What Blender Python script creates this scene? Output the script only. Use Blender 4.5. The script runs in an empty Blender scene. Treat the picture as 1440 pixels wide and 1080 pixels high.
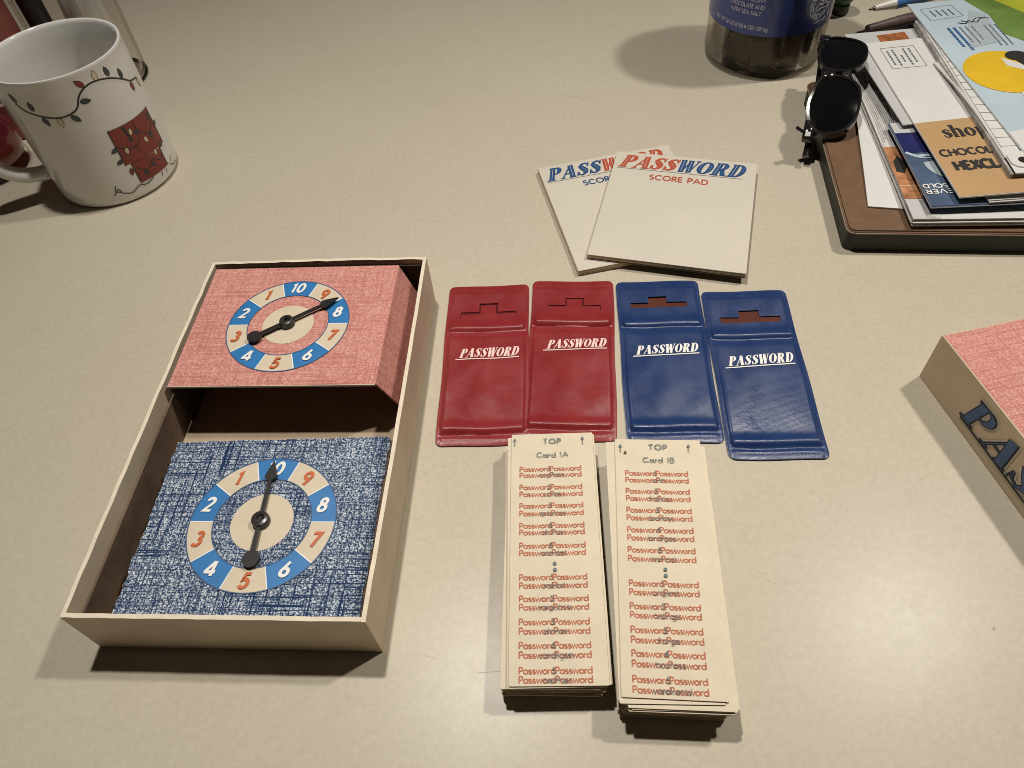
import bpy, bmesh, math, random
from mathutils import Vector, Matrix
random.seed(7)
S = 0.36            # every length below is in units of the camera height; 1 unit = 0.36 m
sc = bpy.context.scene
col = sc.collection
R2 = math.radians
PI = math.pi

# ------------------------------------------------------------------ camera
cam = bpy.data.cameras.new('camera')
cam.sensor_width = 36; cam.lens = 36 * 1044.1 / 1440
cam.clip_start = 0.01; cam.clip_end = 50
co = bpy.data.objects.new('camera', cam); col.objects.link(co)
cr = Vector((0.99420633, -0.08347232, -0.06772108)); cu = Vector((0.10748847, 0.77207075, 0.62638087)); cf = Vector((0, 0.63003106, -0.77656994))
co.matrix_world = Matrix(((cr.x, cu.x, -cf.x, 0), (cr.y, cu.y, -cf.y, 0), (cr.z, cu.z, -cf.z, S), (0, 0, 0, 1)))
sc.camera = co

# ------------------------------------------------------------------ world, lamps, exposure
w = bpy.data.worlds.new('World'); sc.world = w; w.use_nodes = True
w.node_tree.nodes['Background'].inputs[0].default_value = (1.0, 0.93, 0.84, 1)
w.node_tree.nodes['Background'].inputs[1].default_value = 0.018

def lamp(name, x, y, z, power, dia, color):
    l = bpy.data.lights.new(name, 'AREA'); l.shape = 'DISK'; l.size = dia * S; l.energy = power; l.color = color; l.spread = R2(100)
    o = bpy.data.objects.new(name, l); col.objects.link(o); o.location = (x * S, y * S, z * S)
    d = Vector((0.2, 0.55, 0)) - Vector((x, y, z)); o.rotation_euler = d.to_track_quat('-Z', 'Y').to_euler()
    return o
lamp('ceiling_lamp_right', 2.3, 1.62, 3.9, 4.1, 0.24, (1.0, 0.945, 0.855))
lamp('ceiling_lamp_back', -0.36, 1.58, 3.9, 4.4, 0.18, (1.0, 0.96, 0.895))
sc.view_settings.view_transform = 'Standard'; sc.view_settings.look = 'None'
sc.view_settings.exposure = 0.0; sc.view_settings.gamma = 1.0; sc.view_settings.use_curve_mapping = False
try:
    sc.cycles.use_denoising = True; sc.cycles.filter_width = 0.95
    sc.cycles.max_bounces = 10; sc.cycles.transparent_max_bounces = 16
    sc.cycles.caustics_reflective = False; sc.cycles.caustics_refractive = False
except Exception: pass

# ------------------------------------------------------------------ materials
def newmat(name):
    m = bpy.data.materials.new(name); m.use_nodes = True
    nt = m.node_tree; b = nt.nodes['Principled BSDF']
    return m, nt, b
def N(nt, t, **kw):
    n = nt.nodes.new(t)
    for k, v in kw.items():
        if k.startswith('in_'):
            n.inputs[k[3:].replace('_', ' ')].default_value = v
        else: setattr(n, k, v)
    return n
def coords(nt, scale=(1, 1, 1), rot=(0, 0, 0)):
    tc = N(nt, 'ShaderNodeTexCoord'); mp = N(nt, 'ShaderNodeMapping')
    mp.inputs['Scale'].default_value = [s / S for s in scale]; mp.inputs['Rotation'].default_value = rot
    nt.links.new(tc.outputs['Object'], mp.inputs['Vector']); return mp.outputs[0]
def noise(nt, vec, scale, detail=3, rough=.5, dist=0):
    n = N(nt, 'ShaderNodeTexNoise'); n.inputs['Scale'].default_value = scale; n.inputs['Detail'].default_value = detail
    n.inputs['Roughness'].default_value = rough; n.inputs['Distortion'].default_value = dist
    nt.links.new(vec, n.inputs['Vector']); return n.outputs['Fac']
def ramp(nt, fac, stops, interp='LINEAR'):
    r = N(nt, 'ShaderNodeValToRGB'); e = r.color_ramp.elements; r.color_ramp.interpolation = interp
    while len(e) < len(stops): e.new(.5)
    for i, (p, c) in enumerate(stops):
        e[i].position = p; e[i].color = (*c, 1) if len(c) == 3 else c
    nt.links.new(fac, r.inputs[0]); return r.outputs[0]
def mix(nt, fac, a, b, mode='MIX'):
    m = N(nt, 'ShaderNodeMix', data_type='RGBA', blend_type=mode)
    for s, v in ((m.inputs[0], fac), (m.inputs[6], a), (m.inputs[7], b)):
        if isinstance(v, (int, float)): s.default_value = v
        elif isinstance(v, tuple): s.default_value = (*v, 1)
        else: nt.links.new(v, s)
    return m.outputs[2]
def bump(nt, b, h, strength, dist):
    n = N(nt, 'ShaderNodeBump'); n.inputs['Strength'].default_value = strength; n.inputs['Distance'].default_value = dist * S
    nt.links.new(h, n.inputs['Height']); nt.links.new(n.outputs[0], b.inputs['Normal'])
def simple(name, c, rough=.5, var=.12, scale=40, metal=0, coat=0, spec=.5, bmp=0):
    m, nt, b = newmat(name)
    v = coords(nt); f = noise(nt, v, scale, 4, .6)
    d = tuple(max(0, x * (1 - var)) for x in c); l = tuple(min(1, x * (1 + var)) for x in c)
    nt.links.new(ramp(nt, f, [(.3, d), (.7, l)]), b.inputs['Base Color'])
    b.inputs['Roughness'].default_value = rough; b.inputs['Metallic'].default_value = metal
    b.inputs['Coat Weight'].default_value = coat; b.inputs['Coat Roughness'].default_value = .08; b.inputs['Specular IOR Level'].default_value = spec
    if bmp: bump(nt, b, noise(nt, v, scale * 6, 3), bmp, .001)
    return m
M = {}
# table: beige speckled laminate
m, nt, b = newmat('beige_laminate'); M['table'] = m
v = coords(nt)
big = noise(nt, v, 1.6, 3); fine = noise(nt, v, 110, 3, .7); mid = noise(nt, v, 22, 4, .6)
c = ramp(nt, fine, [(.33, (.455, .402, .306)), (.67, (.54, .48, .375))])
c = mix(nt, .2, c, ramp(nt, mid, [(.3, (.45, .392, .295)), (.7, (.545, .49, .387))]))
c = mix(nt, .25, c, ramp(nt, big, [(.3, (.46, .397, .295)), (.7, (.54, .49, .396))]))
spk = noise(nt, v, 85, 1, .4)
c = mix(nt, ramp(nt, spk, [(.825, (0, 0, 0)), (.845, (.6, .6, .6))]), c, (.16, .11, .07))
nt.links.new(c, b.inputs['Base Color'])
nt.links.new(ramp(nt, noise(nt, v, 40, 4, .7), [(.3, (.285,) * 3), (.7, (.315,) * 3)]), b.inputs['Roughness'])
b.inputs['Specular IOR Level'].default_value = .14
bump(nt, b, noise(nt, v, 190, 3, .6), .035, .0015)

M['scratch'] = simple('table_scratch', (.41, .355, .265), .5, .2, 200)
def linen(name, base, lite, dark, grain, gscale, lines, linefac, rough=.75, vert=1.0):
    m, nt, b = newmat(name)
    v = coords(nt)
    g = noise(nt, v, gscale, 2, .6)
    c = ramp(nt, g, [(.5 - grain, dark), (.5, base), (.5 + grain, lite)])
    for sx, sy in ((9, 400), (400, 9)):
        vv = coords(nt, (sx, sy, 1)); h = noise(nt, vv, 1, 2, .5)
        patch = noise(nt, coords(nt, (9, 9, 9)), 1, 2, .5)
        k = ramp(nt, h, [(.545, (0, 0, 0)), (.60, (linefac if sx < sy else linefac * vert,) * 3)])
        k2 = mix(nt, 1.0, k, ramp(nt, patch, [(.36, (.55,) * 3), (.6, (1, 1, 1))]), 'MULTIPLY')
        c = mix(nt, k2, c, lines)
    broad = noise(nt, coords(nt, (7, 75, 7)), 1, 3)
    c = mix(nt, .28, c, ramp(nt, broad, [(.35, (.76,) * 3), (.65, (1, 1, 1))]), 'MULTIPLY')
    nt.links.new(c, b.inputs['Base Color']); b.inputs['Roughness'].default_value = rough; b.inputs['Specular IOR Level'].default_value = .25
    bump(nt, b, g, .15, .001)
    return m
M['pink'] = linen('pink_linen_paper', (.60, .265, .22), (.74, .43, .375), (.47, .165, .13), .22, 300, (.40, .125, .10), .6, .75, .8)
M['bluelinen'] = linen('blue_linen_paper', (.155, .215, .31), (.66, .68, .70), (.012, .026, .075), .12, 430, (.006, .026, .085), 1.0, .75, 1.0)
def vinyl(name, c, c2, rough):
    m, nt, b = newmat(name); v = coords(nt)
    nt.links.new(ramp(nt, noise(nt, v, 14, 4, .6), [(.3, c), (.7, c2)]), b.inputs['Base Color'])
    nt.links.new(ramp(nt, noise(nt, v, 18, 3, .6), [(.3, (rough - .07,) * 3), (.7, (rough + .1,) * 3)]), b.inputs['Roughness'])
    b.inputs['Specular IOR Level'].default_value = .5
    wv = N(nt, 'ShaderNodeTexWave'); wv.inputs['Scale'].default_value = 250; wv.inputs['Distortion'].default_value = 1.5; wv.inputs['Detail'].default_value = 2
    nt.links.new(coords(nt, (1, 1, 1), (0, 0, R2(42))), wv.inputs['Vector'])
    add = N(nt, 'ShaderNodeMath', operation='ADD'); nt.links.new(wv.outputs['Fac'], add.inputs[0]); nt.links.new(noise(nt, v, 90, 3), add.inputs[1])
    big_ = N(nt, 'ShaderNodeMath', operation='MULTIPLY_ADD'); nt.links.new(noise(nt, v, 13, 4, .55, 1.2), big_.inputs[0]); big_.inputs[1].default_value = 4.5; nt.links.new(add.outputs[0], big_.inputs[2])
    bump(nt, b, big_.outputs[0], .17, .001)
    return m
M['redvinyl'] = vinyl('red_vinyl', (.21, .018, .021), (.26, .025, .027), .27)
M['bluevinyl'] = vinyl('blue_vinyl', (.013, .031, .105), (.017, .040, .128), .27)
M['redfilm'] = simple('red_window_film', (.10, .028, .018), .3, .1)
M['redfilm_shade'] = simple('red_window_film_shade', (.085, .008, .009), .3, .1)  # red film coloured near black, the shadow in the slot gap is painted in
M['cardcream'] = simple('cream_card', (.63, .54, .395), .65, .05, 30)
M['cardedge'] = simple('aged_card_edge', (.36, .28, .19), .8, .35, 60)
M['board'] = simple('tan_box_board', (.42, .32, .21), .8, .1, 25)
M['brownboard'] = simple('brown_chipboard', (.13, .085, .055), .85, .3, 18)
M['shadeboard'] = simple('shade_dark_chipboard', (.05, .034, .024), .9, .2, 20)  # chipboard colour deepened to stand in for shade inside the tray
M['boxcream'] = simple('cream_box_paper', (.56, .46, .33), .55, .13, 9)
M['rim'] = simple('worn_rim_paper', (.72, .62, .48), .7, .08, 50)
M['lidside'] = simple('tan_lid_paper', (.54, .425, .285), .6, .07, 12)
M['pad'] = simple('white_note_paper', (.575, .52, .43), .6, .03, 10)
M['padedge'] = simple('yellowed_page_edges', (.60, .49, .30), .8, .12, 60)
M['greyboard'] = simple('grey_backing_board', (.22, .17, .12), .85, .2, 40)
M['inkred'] = simple('red_ink', (.42, .065, .028), .6, .12, 90)
M['inkblue'] = simple('blue_ink', (.008, .056, .17), .6, .12, 90)
M['inkgrey'] = simple('grey_ink', (.13, .14, .15), .6, .15, 90)
M['wordred'] = simple('card_red_ink', (.42, .115, .05), .65, .15, 120)
M['wordgrey'] = simple('card_grey_ink', (.12, .15, .15), .65, .15, 120)
M['inkblack'] = simple('black_ink', (.015, .012, .012), .6, .2, 60)
M['inknavy'] = simple('navy_ink', (.04, .09, .20), .55, .2, 40)
M['halo'] = simple('pale_letter_edge', (.52, .46, .38), .6, .05, 40)
M['whiteprint'] = simple('white_print', (.80, .77, .72), .5, .04, 60)
M['pinkprint'] = simple('pinkish_white_print', (.82, .58, .52), .5, .06, 60)
M['dialblue'] = simple('dial_blue', (.018, .165, .42), .45, .08, 40)
M['dialcream'] = simple('dial_cream', (.62, .52, .38), .55, .04, 40)
M['dialorange'] = simple('dial_orange', (.52, .11, .025), .5, .1, 60)
M['blackplastic'] = simple('black_plastic', (.018, .015, .014), .35, .3, 30)
M['rivet'] = simple('dark_rivet_plastic', (.035, .03, .027), .3, .3, 60)
M['greymetal'] = simple('grey_rivet_metal', (.16, .14, .12), .35, .3, 60, metal=.8)
m, nt, b = newmat('white_ceramic'); M['ceramic'] = m
nt.links.new(ramp(nt, noise(nt, coords(nt), 5, 3), [(.3, (.68, .66, .62)), (.7, (.73, .71, .67))]), b.inputs['Base Color'])
b.inputs['Roughness'].default_value = .12; b.inputs['Coat Weight'].default_value = .4; b.inputs['Coat Roughness'].default_value = .03
M['mugred'] = simple('mug_red_print', (.20, .026, .018), .25, .12, 30)
M['mugblack'] = simple('mug_black_line', (.018, .016, .016), .25, .1, 30)
M['bulbdark'] = simple('mug_dark_bulb', (.035, .045, .05), .25, .2, 60)
M['bulbred'] = simple('mug_red_bulb', (.22, .04, .03), .25, .2, 60)
M['bulbcream'] = simple('mug_cream_bulb', (.60, .50, .33), .25, .1, 60)
M['leather'] = simple('brown_leatherette', (.165, .092, .052), .38, .12, 35, bmp=.1)
M['folioedge'] = simple('dark_folio_edge', (.012, .009, .007), .55, .3, 30)
M['stitch'] = simple('tan_folio_seam', (.34, .25, .18), .5, .1, 30)
M['whitepaper'] = simple('white_paper', (.66, .64, .61), .5, .03, 9)
M['glosswhite'] = simple('glossy_white_paper', (.64, .62, .59), .22, .04, 6, coat=.3)
M['greypages'] = simple('grey_page_edges', (.36, .34, .32), .6, .45, 45)
M['copper'] = simple('copper_photo', (.42, .19, .09), .3, .5, 40)
M['flytan'] = simple('tan_flyer_print', (.47, .29, .135), .45, .05, 10)
M['slate'] = simple('slate_blue_print', (.075, .11, .18), .3, .25, 12)
M['navyprint'] = simple('navy_print', (.02, .022, .11), .3, .1, 20)
M['skyprint'] = simple('sky_blue_print', (.47, .56, .62), .35, .08, 5)
M['skyprint2'] = simple('grey_blue_print', (.40, .46, .49), .35, .06, 6)
M['sunprint'] = simple('yellow_sun_print', (.72, .46, .025), .35, .1, 8)
M['greenprint'] = simple('green_hill_print', (.15, .24, .055), .35, .3, 10)
M['limeprint'] = simple('lime_print', (.42, .44, .04), .35, .2, 10)
M['skinprint'] = simple('drawn_skin_print', (.58, .36, .22), .4, .1, 20)
M['orangewin'] = simple('orange_window_print', (.34, .12, .045), .3, .5, 60)
M['pagegrey'] = simple('light_grey_print', (.52, .51, .50), .4, .06, 12)
M['lens'] = simple('dark_lens', (.004, .004, .004), .06, .2, 10, coat=.2)
M['frame'] = simple('glossy_black_frame', (.012, .010, .010), .12, .3, 30, coat=.6)
M['silver'] = simple('silver_hinge', (.6, .58, .55), .25, .1, 40, metal=1)
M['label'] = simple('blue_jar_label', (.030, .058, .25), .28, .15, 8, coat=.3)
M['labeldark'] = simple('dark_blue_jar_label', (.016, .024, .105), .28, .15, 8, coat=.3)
M['labelink'] = simple('pale_label_print', (.62, .64, .70), .4, .1, 60)
M['labelfaint'] = simple('faint_label_print', (.045, .06, .20), .35, .1, 60)
M['choc'] = simple('dark_chocolate_wrapper', (.075, .058, .040), .32, .35, 16)
M['choc2'] = simple('brown_chocolate_wrapper', (.115, .090, .060), .32, .25, 16)
M['fleck'] = simple('pale_fleck', (.5, .42, .3), .4, .1, 60)
M['redcan'] = simple('dark_red_tin', (.19, .055, .042), .45, .25, 5)
m, nt, b = newmat('purple_to_orange_glaze'); M['candle'] = m
tc = N(nt, 'ShaderNodeTexCoord'); sx = N(nt, 'ShaderNodeSeparateXYZ'); nt.links.new(tc.outputs['Object'], sx.inputs[0])
ad = N(nt, 'ShaderNodeMath', operation='MULTIPLY_ADD'); nt.links.new(sx.outputs['Z'], ad.inputs[0]); ad.inputs[1].default_value = 1 / (.26 * S)
nn = noise(nt, coords(nt), 9, 3); sc2 = N(nt, 'ShaderNodeMath', operation='MULTIPLY_ADD'); nt.links.new(nn, sc2.inputs[0]); sc2.inputs[1].default_value = .35; sc2.inputs[2].default_value = -.17
nt.links.new(sc2.outputs[0], ad.inputs[2])
nt.links.new(ramp(nt, ad.outputs[0], [(.06, (.30, .11, .03)), (.22, (.26, .05, .025)), (.38, (.15, .015, .028)), (.8, (.13, .012, .02))]), b.inputs['Base Color'])
b.inputs['Roughness'].default_value = .15; b.inputs['Coat Weight'].default_value = .5
def clear(name, tint, gl):
    m = bpy.data.materials.new(name); m.use_nodes = True; nt = m.node_tree; nt.nodes.clear()
    o = N(nt, 'ShaderNodeOutputMaterial'); t = N(nt, 'ShaderNodeBsdfTransparent'); g = N(nt, 'ShaderNodeBsdfGlossy'); mx = N(nt, 'ShaderNodeMixShader')
    t.inputs[0].default_value = (*tint, 1); g.inputs['Roughness'].default_value = .08; g.inputs[0].default_value = (.9, .88, .85, 1)
    lw = N(nt, 'ShaderNodeLayerWeight'); lw.inputs[0].default_value = gl
    mu = N(nt, 'ShaderNodeMath', operation='MULTIPLY'); nt.links.new(lw.outputs['Fresnel'], mu.inputs[0]); mu.inputs[1].default_value = .5
    nt.links.new(mu.outputs[0], mx.inputs[0]); nt.links.new(t.outputs[0], mx.inputs[1]); nt.links.new(g.outputs[0], mx.inputs[2]); nt.links.new(mx.outputs[0], o.inputs[0])
    return m
M['clear'] = clear('clear_plastic', (.93, .92, .90), .25)
M['clearcup'] = clear('milky_clear_plastic', (.965, .945, .94), .07)
m, nt, b = newmat('iridescent_foil'); M['irid'] = m
wv = N(nt, 'ShaderNodeTexWave'); wv.inputs['Scale'].default_value = 9; wv.inputs['Distortion'].default_value = 3
nt.links.new(coords(nt), wv.inputs['Vector'])
nt.links.new(ramp(nt, wv.outputs['Fac'], [(0, (.50, .58, .46)), (.3, (.66, .58, .60)), (.6, (.45, .55, .50)), (1, (.75, .68, .60))]), b.inputs['Base Color'])
b.inputs['Roughness'].default_value = .25; b.inputs['Metallic'].default_value = .3
M['leafgreen'] = simple('green_plastic', (.035, .10, .025), .3, .2, 20)
M['penblue'] = simple('blue_pen_plastic', (.06, .16, .36), .3, .1, 20)
M['penwhite'] = simple('white_pen_plastic', (.66, .62, .55), .3, .05, 20)
M['penplum'] = simple('plum_brown_pen', (.10, .065, .065), .35, .3, 20)
M['penpeach'] = simple('peach_pencil_wood', (.45, .30, .20), .5, .1, 20)

# ------------------------------------------------------------------ mesh helpers (units of u, scaled by S on linking)
class MB:
    def __init__(s): s.v = []; s.f = []; s.mi = []; s.zc = 0.0
    def add(s, vs, fs, mi=0):
        n = len(s.v); s.v += [Vector(x) for x in vs]; s.f += [tuple(i + n for i in f) for f in fs]; s.mi += [mi] * len(fs)
    def bm_add(s, bm, mi=0):
        bm.verts.index_update(); s.add([v.co.copy() for v in bm.verts], [[v.index for v in f.verts] for f in bm.faces], mi); bm.free()
    def box(s, x0, x1, y0, y1, z0, z1, bev=0, mi=0, seg=1):
        bm = bmesh.new(); bmesh.ops.create_cube(bm, size=1)
        for v in bm.verts: v.co = Vector(((x0 + x1) / 2 + v.co.x * (x1 - x0), (y0 + y1) / 2 + v.co.y * (y1 - y0), (z0 + z1) / 2 + v.co.z * (z1 - z0)))
        if bev: bmesh.ops.bevel(bm, geom=list(bm.edges), offset=bev, segments=seg, profile=.5, affect='EDGES')
        s.bm_add(bm, mi)
    def prism(s, poly, z0, z1, mi=0, mi_side=None):
        n = len(poly); zf0 = z0 if callable(z0) else (lambda x, y: z0); zf1 = z1 if callable(z1) else (lambda x, y: z1)
        s.add([(x, y, zf0(x, y)) for x, y in poly] + [(x, y, zf1(x, y)) for x, y in poly], [tuple(range(n, 2 * n)), tuple(reversed(range(n)))], mi)
        k = len(s.v) - 2 * n
        s.f += [(k + i, k + (i + 1) % n, k + n + (i + 1) % n, k + n + i) for i in range(n)]; s.mi += [mi if mi_side is None else mi_side] * n
    def flat(s, poly, z=0, mi=0):
        s.add([(x, y, z) for x, y in poly], [tuple(range(len(poly)))], mi)
    def lathe(s, prof, seg=64, mi=0, closed=False):
        n = len(prof); vs = []; fs = []
        for k in range(seg):
            a = 2 * PI * k / seg
            vs += [(r * math.cos(a), r * math.sin(a), z) for r, z in prof]
        for k in range(seg):
            k2 = (k + 1) % seg
            for i in range(n if closed else n - 1):
                j = (i + 1) % n
                fs.append((k * n + i, k2 * n + i, k2 * n + j, k * n + j))
        s.add(vs, fs, mi)
    def tube(s, pts, rad, seg=10, mi=0, flatten=None, cap=True):
        pts = [Vector(p) for p in pts]; n = len(pts); vs = []; fs = []; up = Vector((0, 0, 1))
        for i, p in enumerate(pts):
            t = (pts[min(i + 1, n - 1)] - pts[max(i - 1, 0)]).normalized()
            a = t.cross(up)
            if a.length < 1e-4: a = t.cross(Vector((1, 0, 0)))
            a.normalize(); bb = a.cross(t).normalized()
            r = rad[i] if isinstance(rad, (list, tuple)) else rad
            for k in range(seg):
                an = 2 * PI * k / seg
                vs.append(p + a * (r * math.cos(an)) + bb * (r * math.sin(an) * (flatten or 1)))
        for i in range(n - 1):
            for k in range(seg):
                k2 = (k + 1) % seg; fs.append((i * seg + k, i * seg + k2, (i + 1) * seg + k2, (i + 1) * seg + k))
        if cap: fs += [tuple(reversed(range(seg))), tuple(range((n - 1) * seg, n * seg))]
        s.add(vs, fs, mi)
    def ribbon(s, pts, wid, mi=0, closed=False, xf=None):
        """flat stroke; wid = width or list of widths"""
        pts = [Vector((p[0], p[1])) for p in pts]; n = len(pts)
        if n < 2: return
        vs = []
        for i in range(n):
            if closed: a, c = pts[(i - 1) % n], pts[(i + 1) % n]
            else: a, c = pts[max(i - 1, 0)], pts[min(i + 1, n - 1)]
            d1 = (pts[i] - a); d2 = (c - pts[i])
            d1 = d1.normalized() if d1.length > 1e-9 else d2.normalized(); d2 = d2.normalized() if d2.length > 1e-9 else d1
            t = d1 + d2
            t = t.normalized() if t.length > 1e-6 else d1
            nn = Vector((-t.y, t.x)); k = 1 / max(.55, nn.dot(Vector((-d1.y, d1.x))))
            wv = (wid[i] if isinstance(wid, (list, tuple)) else wid) / 2 * k
            vs += [pts[i] + nn * wv, pts[i] - nn * wv]
        fs = [(2 * i, 2 * i + 1, 2 * ((i + 1) % n) + 1, 2 * ((i + 1) % n)) for i in range(n if closed else n - 1)]
        s.cnt += 1; s.zc = 0.00003 * (1 + s.cnt % 13)
        o = []
        for q in vs:
            x, y = (q.x, q.y) if xf is None else xf(q.x, q.y)
            o.append((x, y, s.z0 + s.zc))
        s.add(o, fs, mi)
    z0 = 0.0; cnt = 0
    def build(s, name, mats, parent=None, smooth=None, loc=None, rot=0, mapf=None):
        me = bpy.data.meshes.new(name)
        vs = [mapf(v) for v in s.v] if mapf else s.v
        me.from_pydata([tuple(Vector(v) * S) for v in vs], [], s.f)
        if not isinstance(mats, (list, tuple)): mats = [mats]
        for mm in mats: me.materials.append(mm)
        if len(mats) > 1: me.polygons.foreach_set('material_index', s.mi)
        bm = bmesh.new(); bm.from_mesh(me)
        closed = [f for f in bm.faces]
        if s.zc == 0: bmesh.ops.recalc_face_normals(bm, faces=closed)
        bm.to_mesh(me); bm.free()
        if smooth is not None:
            me.polygons.foreach_set('use_smooth', [True] * len(me.polygons)); me.set_sharp_from_angle(angle=R2(smooth))
        me.update()
        o = bpy.data.objects.new(name, me); col.objects.link(o)
        if parent: o.parent = parent
        if loc: o.location = [x * S for x in loc]
        if rot: o.rotation_euler = rot if isinstance(rot, tuple) else (0, 0, rot)
        return o
def tag(o, label, cat, group=None, kind=None):
    if label: o['label'] = label
    if cat: o['category'] = cat
    if group: o['group'] = group
    if kind: o['kind'] = kind
    return o
def thing(name, label, cat, loc, rot=0, group=None):
    o = bpy.data.objects.new(name, None); o.empty_display_size = .02; col.objects.link(o)
    o.location = [x * S for x in loc]; o.rotation_euler = (0, 0, rot)
    return tag(o, label, cat, group)
def rrect(w, h, r, n=5):
    p = []
    for cx, cy, a0 in ((w / 2 - r, h / 2 - r, 0), (-w / 2 + r, h / 2 - r, 90), (-w / 2 + r, -h / 2 + r, 180), (w / 2 - r, -h / 2 + r, 270)):
        for k in range(n + 1):
            a = R2(a0 + 90 * k / n); p.append((cx + r * math.cos(a), cy + r * math.sin(a)))
    return p
def circ(cx, cy, r, n=32, ry=None): return [(cx + r * math.cos(2 * PI * k / n), cy + (ry or r) * math.sin(2 * PI * k / n)) for k in range(n)]
def arc(cx, cy, rx, ry, a0, a1, n=10): return [(cx + rx * math.cos(R2(a0 + (a1 - a0) * k / n)), cy + ry * math.sin(R2(a0 + (a1 - a0) * k / n))) for k in range(n + 1)]

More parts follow.
